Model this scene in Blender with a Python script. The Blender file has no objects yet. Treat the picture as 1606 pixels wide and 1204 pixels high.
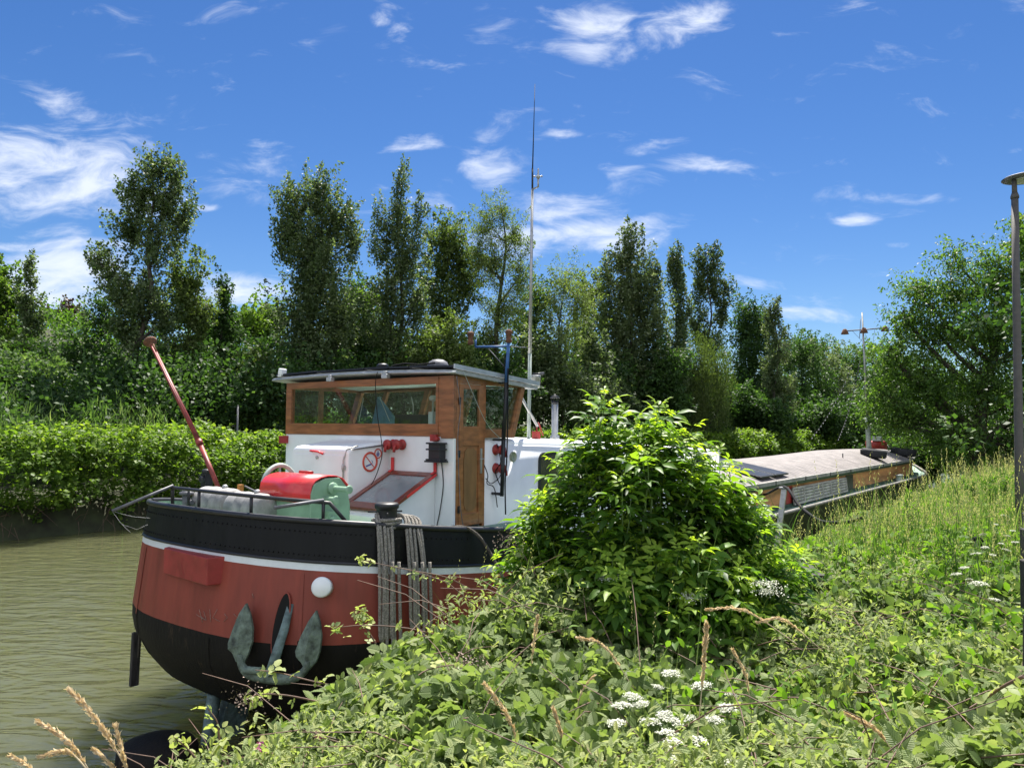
import bpy, math, random
import numpy as np
from mathutils import Vector, Matrix
random.seed(7); rng = np.random.default_rng(7)
scn = bpy.context.scene
C = scn.collection
R = math.radians
# ------------------------------------------------------------------ camera
HC = 3.75
F = 1190.0; CX = 803.0; CY = 602.0            # photograph: focal length and centre in its own pixels
PITCH = R(3.27); ROLL = R(0.4)
cam_d = bpy.data.cameras.new("camera"); cam = bpy.data.objects.new("camera", cam_d); C.objects.link(cam)
cam_d.sensor_width = 36; cam_d.lens = F/1606*36; cam_d.clip_start = .1; cam_d.clip_end = 3000
fwd = Vector((0, math.cos(PITCH), math.sin(PITCH))); up0 = Vector((0, -math.sin(PITCH), math.cos(PITCH))); rt0 = Vector((1, 0, 0))
crt = rt0*math.cos(ROLL) + up0*math.sin(ROLL); cup = -rt0*math.sin(ROLL) + up0*math.cos(ROLL)
cam.matrix_world = Matrix(((crt.x, cup.x, -fwd.x, 0), (crt.y, cup.y, -fwd.y, 0), (crt.z, cup.z, -fwd.z, HC), (0, 0, 0, 1)))
scn.camera = cam
# ------------------------------------------------------------------ light
SUN_EL = R(61); SUN_AZ = R(9)
sd = bpy.data.lights.new("sun", 'SUN'); sd.energy = 5.0; sd.angle = R(0.53); sd.color = (1, .955, .87)
sun = bpy.data.objects.new("sun", sd); C.objects.link(sun)
to_sun = Vector((math.sin(SUN_AZ)*math.cos(SUN_EL), math.cos(SUN_AZ)*math.cos(SUN_EL), math.sin(SUN_EL)))
sun.rotation_euler = to_sun.to_track_quat('Z', 'Y').to_euler()
scn.view_settings.view_transform = 'Standard'; scn.view_settings.look = 'None'
scn.view_settings.gamma = 1; scn.view_settings.exposure = 1.25
SKY_STRENGTH = .098
w = bpy.data.worlds.new("World"); scn.world = w; w.use_nodes = True
nt = w.node_tree; nt.nodes.clear()
def N(t, tree=None, **kw):
    n = (tree or nt).nodes.new(t)
    for k, v in kw.items(): setattr(n, k, v)
    return n
def math_node(tree, op, a, b=None, clamp=False):
    n = tree.nodes.new('ShaderNodeMath'); n.operation = op; n.use_clamp = clamp
    for i, v in enumerate((a, b)):
        if v is None: continue
        if isinstance(v, (int, float)): n.inputs[i].default_value = v
        else: tree.links.new(v, n.inputs[i])
    return n.outputs[0]
sky = N('ShaderNodeTexSky'); sky.sky_type = 'NISHITA'; sky.sun_disc = False
sky.sun_elevation = SUN_EL; sky.sun_rotation = SUN_AZ; sky.air_density = 1.0; sky.dust_density = .1; sky.ozone_density = 6.0
tc = N('ShaderNodeTexCoord'); sx = N('ShaderNodeSeparateXYZ'); nt.links.new(tc.outputs['Generated'], sx.inputs[0])
yy = math_node(nt, 'MAXIMUM', sx.outputs[1], .02)
u_ = math_node(nt, 'DIVIDE', sx.outputs[0], yy); v_ = math_node(nt, 'DIVIDE', sx.outputs[2], yy)
uv = N('ShaderNodeCombineXYZ'); nt.links.new(u_, uv.inputs[0]); nt.links.new(v_, uv.inputs[1])
# clouds: patches in the sky (azimuth, height, size, tilt), broken up by wind-drawn noise
CL = [(95,160,80,26,-12,.9),(60,270,190,80,-14,1.15),(150,300,80,30,-12,.7),(60,384,150,11,-1,1.1),(70,440,130,58,0,1.25),(395,452,90,24,2,1.2),
      (330,440,70,14,0,.9),(400,275,85,32,8,.62),(640,218,50,13,12,.75),(775,255,58,40,-35,.9),(860,315,110,30,-8,.75),(900,370,150,34,4,1.2),(990,352,60,24,8,.9),
      (880,200,27,7,6,.8),(935,35,70,50,40,1.0),(1070,8,90,34,15,.95),(760,18,50,34,25,.62),(1090,246,75,15,-3,1.0),(1030,220,52,13,14,.8),(960,255,42,12,5,.6),
      (1432,302,62,12,2,.95),(1352,342,36,8,2,.9),(1418,381,20,6,0,.6),(1235,487,80,13,-1,1.05),(615,35,40,14,32,.7),(585,8,14,16,60,.7),(690,312,50,18,-6,.6),
      (320,330,24,6,6,.8),(1180,440,42,10,-6,.7),(480,15,50,16,-8,.55),(235,215,80,20,-18,.6),(905,345,40,10,6,.7),(900,170,30,16,40,.4),(570,300,40,10,0,.4),(1500,8,60,10,0,.3)]
m_prev = None
nz0 = N('ShaderNodeTexNoise'); nz0.inputs['Scale'].default_value = 5.0; nz0.inputs['Detail'].default_value = 3; nt.links.new(uv.outputs[0], nz0.inputs['Vector'])
sub = N('ShaderNodeVectorMath', operation='SUBTRACT'); nt.links.new(nz0.outputs['Color'], sub.inputs[0]); sub.inputs[1].default_value = (.5, .5, .5)
scl = N('ShaderNodeVectorMath', operation='SCALE'); nt.links.new(sub.outputs[0], scl.inputs[0]); scl.inputs['Scale'].default_value = .05
wuv = N('ShaderNodeVectorMath', operation='ADD'); nt.links.new(uv.outputs[0], wuv.inputs[0]); nt.links.new(scl.outputs[0], wuv.inputs[1])
for (px, py, rx, ry, ang, st) in CL:
    mp = N('ShaderNodeMapping'); mp.vector_type = 'TEXTURE'
    mp.inputs['Location'].default_value = ((px-CX)/F, (670-py)/F, 0); mp.inputs['Rotation'].default_value = (0, 0, R(ang)); mp.inputs['Scale'].default_value = (rx/F, ry/F, 1)
    nt.links.new(wuv.outputs[0], mp.inputs['Vector'])
    ln = N('ShaderNodeVectorMath', operation='LENGTH'); nt.links.new(mp.outputs[0], ln.inputs[0])
    q = math_node(nt, 'SUBTRACT', 1.45, ln.outputs['Value'], True); q = math_node(nt, 'MULTIPLY', q, st)
    m_prev = q if m_prev is None else math_node(nt, 'MAXIMUM', m_prev, q)
mp = N('ShaderNodeMapping'); mp.inputs['Rotation'].default_value = (0, 0, R(8)); mp.inputs['Scale'].default_value = (6, 15, 1)
nt.links.new(wuv.outputs[0], mp.inputs['Vector'])
nz = N('ShaderNodeTexNoise'); nz.inputs['Scale'].default_value = 1.6; nz.inputs['Detail'].default_value = 9; nz.inputs['Roughness'].default_value = .62; nz.inputs['Distortion'].default_value = .55
nt.links.new(mp.outputs[0], nz.inputs['Vector'])
nzf = math_node(nt, 'MULTIPLY', math_node(nt, 'SUBTRACT', nz.outputs['Fac'], .5), 2.3)
a = math_node(nt, 'MULTIPLY', m_prev, .62); b = math_node(nt, 'ADD', nzf, a)
cr = N('ShaderNodeMapRange', interpolation_type='SMOOTHSTEP'); nt.links.new(b, cr.inputs[0]); cr.inputs[1].default_value = .14; cr.inputs[2].default_value = 1.12
cm = math_node(nt, 'MULTIPLY', cr.outputs[0], .86)
hs = N('ShaderNodeHueSaturation'); hs.inputs['Saturation'].default_value = 1.2; hs.inputs['Value'].default_value = .51; hs.inputs['Hue'].default_value = .508
nt.links.new(sky.outputs[0], hs.inputs['Color'])
mx = N('ShaderNodeMix', data_type='RGBA'); nt.links.new(cm, mx.inputs[0]); nt.links.new(hs.outputs[0], mx.inputs[6]); mx.inputs[7].default_value = (4.3, 4.6, 5.2, 1)
# broken bright cloud, added to the unseen sky behind the camera as fill light
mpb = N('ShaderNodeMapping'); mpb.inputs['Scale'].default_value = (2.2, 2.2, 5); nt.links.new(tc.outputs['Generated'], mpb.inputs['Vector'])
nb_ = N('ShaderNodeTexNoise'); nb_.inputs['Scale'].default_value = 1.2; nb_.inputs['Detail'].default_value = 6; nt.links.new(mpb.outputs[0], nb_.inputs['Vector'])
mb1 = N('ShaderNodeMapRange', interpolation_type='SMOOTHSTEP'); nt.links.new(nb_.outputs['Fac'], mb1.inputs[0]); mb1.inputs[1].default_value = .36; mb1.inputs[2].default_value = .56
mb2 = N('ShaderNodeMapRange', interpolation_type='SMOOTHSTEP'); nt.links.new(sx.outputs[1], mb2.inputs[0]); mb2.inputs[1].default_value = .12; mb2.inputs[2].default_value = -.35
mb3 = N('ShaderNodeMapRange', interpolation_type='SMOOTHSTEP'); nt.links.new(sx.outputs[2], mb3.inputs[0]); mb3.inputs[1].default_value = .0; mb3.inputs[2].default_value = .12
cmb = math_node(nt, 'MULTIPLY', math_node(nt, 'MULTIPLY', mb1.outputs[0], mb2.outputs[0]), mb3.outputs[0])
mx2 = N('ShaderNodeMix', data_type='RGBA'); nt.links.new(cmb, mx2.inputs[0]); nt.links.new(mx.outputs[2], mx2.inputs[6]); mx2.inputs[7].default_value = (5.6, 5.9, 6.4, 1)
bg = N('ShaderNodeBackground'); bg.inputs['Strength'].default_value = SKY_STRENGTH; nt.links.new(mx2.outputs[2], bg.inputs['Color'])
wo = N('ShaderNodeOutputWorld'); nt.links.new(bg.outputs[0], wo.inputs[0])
# ------------------------------------------------------------------ the barge's own frame: x starboard, y forward, z up from the water
TH = R(37)
S0 = Vector((-2.18, 11.07, 0))
AX = Vector((math.cos(TH), -math.sin(TH), 0)); AY = Vector((math.sin(TH), math.cos(TH), 0))
CAML = Vector(((Vector((0, 0, HC))-S0).dot(AX), (Vector((0, 0, HC))-S0).dot(AY), HC))
def G(p): return S0 + AX*p[0] + AY*p[1] + Vector((0, 0, p[2]))
def ray(px, py):
    d = fwd*F + crt*(px-CX) - cup*(py-CY)
    return Vector((d.dot(AX), d.dot(AY), d.z)), d
def W(px, py, D):                                  # the point D metres ahead of the camera in that direction
    l, d = ray(px, py); return CAML + l*(D/d.y)
def onp(axis, val, px, py):
    l, d = ray(px, py); i = 'xyz'.index(axis); return CAML + l*((val-CAML[i])/l[i])
def pix(p):
    q = G(p) - Vector((0, 0, HC)); z = q.dot(fwd); return (CX + F*q.dot(crt)/z, CY - F*q.dot(cup)/z)
# ------------------------------------------------------------------ materials
def mat(name, col, rough=.6, metal=0, var=.12, scale=6, bump=.0, bscale=40, col2=None, spec=.5, rust=0, coat=0, stretch=(1, 1, 1), rustcol=(.16, .06, .025)):
    m = bpy.data.materials.new(name); m.use_nodes = True; t = m.node_tree; p = t.nodes['Principled BSDF']
    tc = t.nodes.new('ShaderNodeTexCoord'); mp = t.nodes.new('ShaderNodeMapping'); mp.inputs['Scale'].default_value = stretch
    t.links.new(tc.outputs['Object'], mp.inputs[0])
    n = t.nodes.new('ShaderNodeTexNoise'); n.inputs['Scale'].default_value = scale; n.inputs['Detail'].default_value = 6; n.inputs['Roughness'].default_value = .6
    t.links.new(mp.outputs[0], n.inputs['Vector'])
    r = t.nodes.new('ShaderNodeValToRGB'); c2 = col2 or tuple(c*(1-2.2*var) for c in col); c1 = tuple(min(1, c*(1+var)) for c in col)
    r.color_ramp.elements[0].position = .3; r.color_ramp.elements[1].position = .7
    r.color_ramp.elements[0].color = (*c2, 1); r.color_ramp.elements[1].color = (*c1, 1)
    t.links.new(n.outputs['Fac'], r.inputs[0]); out = r.outputs[0]
    if rust:
        n2 = t.nodes.new('ShaderNodeTexNoise'); n2.inputs['Scale'].default_value = scale*2.3; n2.inputs['Detail'].default_value = 8; n2.inputs['Roughness'].default_value = .7
        t.links.new(mp.outputs[0], n2.inputs['Vector'])
        mr = t.nodes.new('ShaderNodeMapRange'); mr.inputs[1].default_value = .70-rust*.25; mr.inputs[2].default_value = .78-rust*.2; t.links.new(n2.outputs['Fac'], mr.inputs[0])
        mi = t.nodes.new('ShaderNodeMix'); mi.data_type = 'RGBA'; t.links.new(mr.outputs[0], mi.inputs[0]); t.links.new(out, mi.inputs[6]); mi.inputs[7].default_value = (*rustcol, 1); out = mi.outputs[2]
    t.links.new(out, p.inputs['Base Color'])
    p.inputs['Metallic'].default_value = metal; p.inputs['Specular IOR Level'].default_value = spec; p.inputs['Coat Weight'].default_value = coat
    mr = t.nodes.new('ShaderNodeMapRange'); mr.inputs[3].default_value = max(.02, rough-.08); mr.inputs[4].default_value = min(1, rough+.1); t.links.new(n.outputs['Fac'], mr.inputs[0]); t.links.new(mr.outputs[0], p.inputs['Roughness'])
    if bump:
        nb = t.nodes.new('ShaderNodeTexNoise'); nb.inputs['Scale'].default_value = bscale; nb.inputs['Detail'].default_value = 4; t.links.new(mp.outputs[0], nb.inputs['Vector'])
        bp = t.nodes.new('ShaderNodeBump'); bp.inputs['Strength'].default_value = bump; bp.inputs['Distance'].default_value = .02; t.links.new(nb.outputs['Fac'], bp.inputs['Height']); t.links.new(bp.outputs[0], p.inputs['Normal'])
    return m
def leaf_mat(name, cols, rough=.45, trans=.35, spec=.35, tcol=None, vein=False):
    m = bpy.data.materials.new(name); m.use_nodes = True; t = m.node_tree; p = t.nodes['Principled BSDF']
    at = t.nodes.new('ShaderNodeAttribute'); at.attribute_name = 'tint'
    r = t.nodes.new('ShaderNodeValToRGB'); e = r.color_ramp.elements
    while len(e) < len(cols): e.new(.5)
    for i, c in enumerate(cols): e[i].position = i/(len(cols)-1); e[i].color = (*c, 1)
    t.links.new(at.outputs['Fac'], r.inputs[0]); t.links.new(r.outputs[0], p.inputs['Base Color'])
    p.inputs['Roughness'].default_value = rough; p.inputs['Specular IOR Level'].default_value = spec
    if vein:
        av = t.nodes.new('ShaderNodeAttribute'); av.attribute_name = 'leaf_uv'; sp_ = t.nodes.new('ShaderNodeSeparateXYZ'); t.links.new(av.outputs['Vector'], sp_.inputs[0])
        ab = math_node(t, 'ABSOLUTE', sp_.outputs[0]); ph = math_node(t, 'SUBTRACT', math_node(t, 'MULTIPLY', sp_.outputs[1], 44.0), math_node(t, 'MULTIPLY', ab, 40.0))
        sn = math_node(t, 'SINE', ph); h = math_node(t, 'ADD', math_node(t, 'MULTIPLY', sn, .5), math_node(t, 'MULTIPLY', math_node(t, 'MINIMUM', ab, .06), 22.0))
        bp = t.nodes.new('ShaderNodeBump'); bp.inputs['Strength'].default_value = .75; bp.inputs['Distance'].default_value = .004; t.links.new(h, bp.inputs['Height']); t.links.new(bp.outputs[0], p.inputs['Normal'])
    tr = t.nodes.new('ShaderNodeBsdfTranslucent')
    mu = t.nodes.new('ShaderNodeMix'); mu.data_type = 'RGBA'; mu.blend_type = 'MULTIPLY'; mu.inputs[0].default_value = 1
    t.links.new(r.outputs[0], mu.inputs[6]); mu.inputs[7].default_value = (*(tcol or (1.5, 1.75, .5)), 1)
    t.links.new(mu.outputs[2], tr.inputs[0])
    ms = t.nodes.new('ShaderNodeMixShader'); ms.inputs[0].default_value = trans
    t.links.new(p.outputs[0], ms.inputs[1]); t.links.new(tr.outputs[0], ms.inputs[2]); t.links.new(ms.outputs[0], t.nodes['Material Output'].inputs[0])
    return m
def glass_mat(name, tint=(.8, .86, .84), refl=1.0):
    m = bpy.data.materials.new(name); m.use_nodes = True; t = m.node_tree; t.nodes.remove(t.nodes['Principled BSDF'])
    tr = t.nodes.new('ShaderNodeBsdfTransparent'); tr.inputs[0].default_value = (*tint, 1)
    gl = t.nodes.new('ShaderNodeBsdfGlossy'); gl.inputs['Roughness'].default_value = .02
    fr = t.nodes.new('ShaderNodeLayerWeight'); fr.inputs[0].default_value = .5
    ml = math_node(t, 'ADD', math_node(t, 'MULTIPLY', math_node(t, 'POWER', fr.outputs['Facing'], 3.0), .5*refl), .035*refl, True)
    ms = t.nodes.new('ShaderNodeMixShader'); t.links.new(ml, ms.inputs[0]); t.links.new(tr.outputs[0], ms.inputs[1]); t.links.new(gl.outputs[0], ms.inputs[2]); t.links.new(ms.outputs[0], t.nodes['Material Output'].inputs[0])
    return m
def stripe_mat(name, c1, c2, per, axis='Y', rough=.7, bump=.4, var=.25):
    """boards or corrugations with a period in metres along one axis"""
    m = mat(name, c1, rough, var=var, scale=2.5, bump=0); t = m.node_tree; p = t.nodes['Principled BSDF']
    src = p.inputs['Base Color'].links[0].from_socket
    tc = t.nodes.new('ShaderNodeTexCoord'); wv = t.nodes.new('ShaderNodeTexWave'); wv.bands_direction = axis; wv.wave_profile = 'SAW' if rough > .75 else 'SIN'
    wv.inputs['Scale'].default_value = 2*math.pi/(20*per); wv.inputs['Distortion'].default_value = .15
    t.links.new(tc.outputs['Object'], wv.inputs[0])
    mr = t.nodes.new('ShaderNodeMapRange'); mr.inputs[1].default_value = .0; mr.inputs[2].default_value = .35; t.links.new(wv.outputs['Fac'], mr.inputs[0])
    mi = t.nodes.new('ShaderNodeMix'); mi.data_type = 'RGBA'; t.links.new(mr.outputs[0], mi.inputs[0]); mi.inputs[6].default_value = (*c2, 1); t.links.new(src, mi.inputs[7]); t.links.new(mi.outputs[2], p.inputs['Base Color'])
    bp = t.nodes.new('ShaderNodeBump'); bp.inputs['Strength'].default_value = bump; bp.inputs['Distance'].default_value = .03; t.links.new(wv.outputs['Fac'], bp.inputs['Height']); t.links.new(bp.outputs[0], p.inputs['Normal'])
    return m
M = dict(
    hull_black=mat('hull_black', (.007, .007, .008), .5, spec=.25, var=.3, scale=3, bump=.12, bscale=14, rust=.2, rustcol=(.04, .028, .022), stretch=(1.4, 1.4, .25)),
    hull_bottom=mat('hull_bottom', (.010, .0085, .007), .72, spec=.2, var=.4, scale=3, bump=.35, bscale=30, col2=(.007, .006, .005), rust=.34, rustcol=(.055, .036, .022), stretch=(1.2, 1.2, .3)),
    hull_red=mat('hull_red', (.265, .048, .030), .55, var=.14, scale=3.2, bump=.28, bscale=4, rust=.16, rustcol=(.15, .042, .028), stretch=(1.4, 1.4, .22)),
    white=mat('white_paint', (.84, .85, .86), .38, var=.045, scale=2.2, bump=.05, bscale=12, rust=.05, rustcol=(.5, .45, .36), coat=.15),
    stripe_white=mat('stripe_white', (.72, .75, .78), .45, var=.05, scale=6, rust=.1, rustcol=(.45, .42, .36)),
    wood=mat('varnished_wood', (.33, .13, .045), .35, var=.22, scale=5, bump=.08, bscale=50, stretch=(1, 1, 3), coat=.35),
    wood_h=mat('varnished_rail', (.31, .115, .042), .35, var=.22, scale=5, bump=.08, bscale=50, stretch=(.6, 4, 4), coat=.35),
    door_panel=mat('door_panel', (.24, .125, .045), .5, var=.14, scale=9, stretch=(1, 1, .3)),
    mahogany=mat('mahogany', (.19, .042, .022), .32, var=.2, scale=5, stretch=(3, .7, 3), coat=.3),
    coaming=mat('coaming_wood', (.62, .27, .105), .5, var=.3, scale=1.6, stretch=(1, .5, 2.5), rust=.18, rustcol=(.16, .06, .03)),
    red=mat('red_paint', (.72, .03, .035), .34, var=.10, scale=5, coat=.3, rust=.04),
    red_dull=mat('dull_red_paint', (.36, .03, .026), .5, var=.18, scale=8, rust=.1),
    box_red=mat('box_red', (.33, .04, .035), .5, var=.16, scale=4, rust=.1, rustcol=(.12, .07, .03)),
    spar=mat('spar_red', (.26, .04, .035), .5, var=.25, scale=9, rust=.2, rustcol=(.12, .05, .03)),
    rust=mat('rust', (.16, .07, .035), .85, var=.3, scale=20, bump=.5, bscale=60),
    green=mat('pale_green_paint', (.27, .42, .29), .45, var=.1, scale=4, rust=.08, rustcol=(.18, .2, .12)),
    deck=mat('deck_green', (.18, .29, .22), .65, var=.14, scale=3, rust=.1, rustcol=(.14, .17, .12)),
    dgreen=mat('dark_green_paint', (.045, .085, .055), .55, var=.25, scale=3, rust=.2, rustcol=(.02, .03, .02)),
    black=mat('black_paint', (.014, .015, .018), .45, var=.2, scale=8, rust=.06, rustcol=(.06, .035, .03)),
    rail=mat('rail_black', (.02, .02, .024), .42, var=.2, scale=10, rust=.22, rustcol=(.11, .05, .05)),
    rubber=mat('rubber', (.022, .022, .024), .8, var=.2, scale=20, bump=.3),
    steel=mat('galvanised_steel', (.46, .46, .45), .45, metal=.6, var=.15, scale=10, bump=.08),
    grey=mat('grey_metal', (.15, .15, .165), .55, metal=.2, var=.25, scale=9, rust=.15, rustcol=(.16, .12, .09)),
    drum=mat('drum_grey', (.33, .32, .31), .62, metal=.1, var=.2, scale=6, rust=.2, rustcol=(.22, .18, .15)),
    stainless=mat('stainless', (.50, .50, .48), .38, metal=.7, var=.08, scale=10),
    alu=mat('aluminium', (.55, .56, .57), .42, metal=.7, var=.1, scale=5),
    pole_green=mat('pole_green_grey', (.40, .46, .42), .55, var=.15, scale=9),
    blue=mat('blue_paint', (.03, .11, .30), .45, var=.15, scale=9, rust=.08),
    solar=mat('solar_cells', (.012, .013, .018), .38, var=.2, scale=3, spec=.3), deck_edge=mat('deck_edge_grey', (.24, .225, .21), .8, var=.25, scale=4, rust=.2),
    anchor=mat('anchor_verdigris', (.16, .205, .165), .7, var=.35, scale=10, bump=.5, bscale=25, rust=.22, rustcol=(.05, .06, .05)),
    anchor_blue=mat('shank_blue', (.16, .225, .225), .7, var=.3, scale=10, bump=.4, bscale=25, rust=.35, rustcol=(.18, .09, .04)),
    rope=mat('rope', (.34, .31, .27), .9, var=.3, scale=60, bump=1.0, bscale=90),
    rope_dark=mat('old_rope', (.10, .085, .07), .9, var=.3, scale=50, bump=.8, bscale=90),
    cable=mat('black_cable', (.012, .012, .014), .8, spec=.2),
    roofw=mat('roof_edge', (.40, .42, .43), .5, metal=.1, var=.15, scale=8, rust=.15, rustcol=(.2, .2, .19)),
    ply=mat('grey_board', (.46, .43, .39), .8, var=.25, scale=6, stretch=(1, .3, 2)),
    roofside=mat('roof_trim', (.34, .33, .30), .7, var=.2, scale=3),
    lampmetal=mat('lamp_post_grey', (.105, .094, .088), .65, var=.12, scale=14, bump=.1, bscale=80),
    post=mat('weathered_post', (.055, .05, .047), .85, var=.35, scale=14, bump=.4, bscale=40, stretch=(2, 2, .4)),
    glass=glass_mat('window_glass', (.9, .94, .92), .9), glass2=glass_mat('side_glass', (.74, .82, .77), 1.1),
    hatch_glass=mat('wired_glass', (.23, .27, .28), .25, var=.06, scale=2, coat=.5),
    dark_glass=mat('dark_window', (.03, .035, .04), .06, coat=.5),
    tarp=mat('blue_sheet', (.10, .24, .36), .6, var=.2, scale=4),
    interior=mat('interior_white', (.62, .66, .62), .6, var=.1, scale=3),
    dial=mat('brass_dial', (.33, .36, .27), .5, metal=.2, var=.3, scale=40),
    sign_white=mat('sign_white', (.78, .78, .80), .4, var=.02), sign_red=mat('sign_red', (.55, .07, .04), .4, var=.05), sign_blue=mat('sign_blue', (.05, .06, .3), .4, var=.05),
    bark=mat('bark', (.075, .060, .045), .9, var=.35, scale=6, bump=.6, bscale=14, stretch=(1, 1, .3)),
    bark_pale=mat('pale_bark', (.16, .14, .11), .9, var=.35, scale=6, bump=.5, bscale=14, stretch=(1, 1, .3)),
    cane=mat('cane', (.17, .10, .07), .7, var=.3, scale=10), straw=mat('straw', (.62, .50, .33), .8, var=.2, scale=20),
    stem=mat('green_stem', (.12, .19, .05), .6, var=.2, scale=12), petal=mat('umbel_white', (.56, .57, .46), .7, var=.08, scale=30), pink=mat('pink_petal', (.62, .16, .36), .6, var=.2, scale=30),
    bud=mat('bramble_bud', (.34, .25, .20), .8, var=.3, scale=40), web=mat('cobweb', (.55, .55, .55), .6),
    orange=mat('orange_paint', (.55, .23, .05), .5, var=.2, scale=9))
# ------------------------------------------------------------------ mesh helpers
class MB:
    def __init__(s): s.v = []; s.f = []; s.m = []; s.sm = []
    def add(s, vs, fs, mi=0, smooth=False):
        o = len(s.v); s.v += [tuple(v) for v in vs]; s.f += [tuple(i+o for i in f) for f in fs]; s.m += [mi]*len(fs); s.sm += [smooth]*len(fs); return s
    def box(s, x0, x1, y0, y1, z0, z1, mi=0, rot=None, piv=None):
        vs = [Vector((x, y, z)) for x in (x0, x1) for y in (y0, y1) for z in (z0, z1)]
        if rot is not None:
            pv = Vector(piv) if piv is not None else Vector(((x0+x1)/2, (y0+y1)/2, (z0+z1)/2)); vs = [pv + rot @ (v-pv) for v in vs]
        return s.add(vs, [(0, 1, 3, 2), (4, 6, 7, 5), (0, 4, 5, 1), (2, 3, 7, 6), (0, 2, 6, 4), (1, 5, 7, 3)], mi)
    def bar(s, a, b, wd, ht, mi=0, upv=(0, 0, 1)):
        a = Vector(a); b = Vector(b); d = (b-a).normalized(); u = Vector(upv); sd_ = d.cross(u)
        if sd_.length < 1e-4: sd_ = d.cross(Vector((0, 1, 0)))
        sd_.normalize(); u = sd_.cross(d); vs = []
        for p in (a, b):
            for i, j in ((-1, -1), (1, -1), (1, 1), (-1, 1)): vs.append(p + sd_*wd/2*i + u*ht/2*j)
        return s.add(vs, [(0, 1, 2, 3), (7, 6, 5, 4), (0, 4, 5, 1), (1, 5, 6, 2), (2, 6, 7, 3), (3, 7, 4, 0)], mi)
    def tube(s, pts, r, n=8, mi=0, cap=True):
        pts = [Vector(p) for p in pts]; k = len(pts); rs = r if isinstance(r, (list, tuple)) else [r]*k
        vs = []; prev = None
        for i, p in enumerate(pts):
            d = (pts[min(i+1, k-1)] - pts[max(i-1, 0)])
            d = d.normalized() if d.length > 1e-9 else Vector((0, 0, 1))
            if prev is None:
                h = Vector((0, 0, 1)) if abs(d.z) < .9 else Vector((1, 0, 0)); u = d.cross(h).normalized()
            else:
                u = prev - d*prev.dot(d); u = u.normalized() if u.length > 1e-6 else d.orthogonal().normalized()
            prev = u; v = d.cross(u)
            for j in range(n):
                a = 2*math.pi*j/n; vs.append(p + (u*math.cos(a) + v*math.sin(a))*rs[i])
        fs = [(i*n+j, i*n+(j+1) % n, (i+1)*n+(j+1) % n, (i+1)*n+j) for i in range(k-1) for j in range(n)]
        s.add(vs, fs, mi, True)
        if cap:
            o = len(s.v) - len(vs); s.f += [tuple(o+j for j in reversed(range(n))), tuple(o+(k-1)*n+j for j in range(n))]; s.m += [mi]*2; s.sm += [False]*2
        return s
    def lathe(s, prof, o, axis=(0, 0, 1), n=20, mi=0, smooth=True):
        o = Vector(o); ax = Vector(axis).normalized(); u = ax.orthogonal().normalized(); v = ax.cross(u); vs = []
        for r, h in prof:
            for j in range(n):
                a = 2*math.pi*j/n; vs.append(o + ax*h + (u*math.cos(a)+v*math.sin(a))*max(r, 1e-4))
        k = len(prof); fs = [(i*n+j, i*n+(j+1) % n, (i+1)*n+(j+1) % n, (i+1)*n+j) for i in range(k-1) for j in range(n)]
        s.add(vs, fs, mi, smooth); o_ = len(s.v)-len(vs)
        s.f += [tuple(o_+j for j in reversed(range(n))), tuple(o_+(k-1)*n+j for j in range(n))]; s.m += [mi]*2; s.sm += [False]*2
        return s
    def prism(s, poly, ext, mi=0):
        """poly: list of 3D points, extruded by vector ext"""
        e = Vector(ext); n = len(poly); vs = [Vector(p) for p in poly] + [Vector(p)+e for p in poly]
        return s.add(vs, [tuple(reversed(range(n))), tuple(range(n, 2*n))] + [(i, (i+1) % n, n+(i+1) % n, n+i) for i in range(n)], mi)
    def torus(s, o, axis, R1, r, n=28, k=10, mi=0):
        o = Vector(o); ax = Vector(axis).normalized(); u = ax.orthogonal().normalized(); v = ax.cross(u); vs = []
        for i in range(n):
            a = 2*math.pi*i/n; d = u*math.cos(a)+v*math.sin(a)
            for j in range(k):
                b = 2*math.pi*j/k; vs.append(o + d*(R1+r*math.cos(b)) + ax*r*math.sin(b))
        return s.add(vs, [(i*k+j, ((i+1) % n)*k+j, ((i+1) % n)*k+(j+1) % k, i*k+(j+1) % k) for i in range(n) for j in range(k)], mi, True)
    def build(s, name, mats, parent=None, bevel=0, fixn=True):
        me = bpy.data.meshes.new(name)
        b = Vector(parent['_base']) if parent is not None and '_base' in parent else Vector((0, 0, 0))
        if parent is None: me.from_pydata([G(v) for v in s.v], [], s.f)
        else: me.from_pydata([Vector(v)-b for v in s.v], [], s.f)
        ms = mats if isinstance(mats, (list, tuple)) else [mats]
        for m_ in ms: me.materials.append(M[m_] if isinstance(m_, str) else m_)
        me.polygons.foreach_set('material_index', s.m); me.polygons.foreach_set('use_smooth', s.sm)
        if fixn:
            import bmesh
            bm = bmesh.new(); bm.from_mesh(me); bmesh.ops.recalc_face_normals(bm, faces=bm.faces); bm.to_mesh(me); bm.free()
        me.update()
        o = bpy.data.objects.new(name, me); C.objects.link(o)
        if parent is not None: o.parent = parent; o['_base'] = tuple(b)
        if bevel:
            bv = o.modifiers.new('bevel', 'BEVEL'); bv.width = bevel; bv.segments = 2; bv.limit_method = 'ANGLE'; bv.angle_limit = R(40)
        return o
def thing(name, label, cat, base=(0, 0, 0), group=None):
    o = bpy.data.objects.new(name, None); C.objects.link(o); o.empty_display_size = .2
    o.location = G(base); o.rotation_euler = (0, 0, -TH); o['_base'] = tuple(base)
    o['label'] = label; o['category'] = cat
    if group: o['group'] = group
    return o
def kind(o, k): o['kind'] = k; return o
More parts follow.
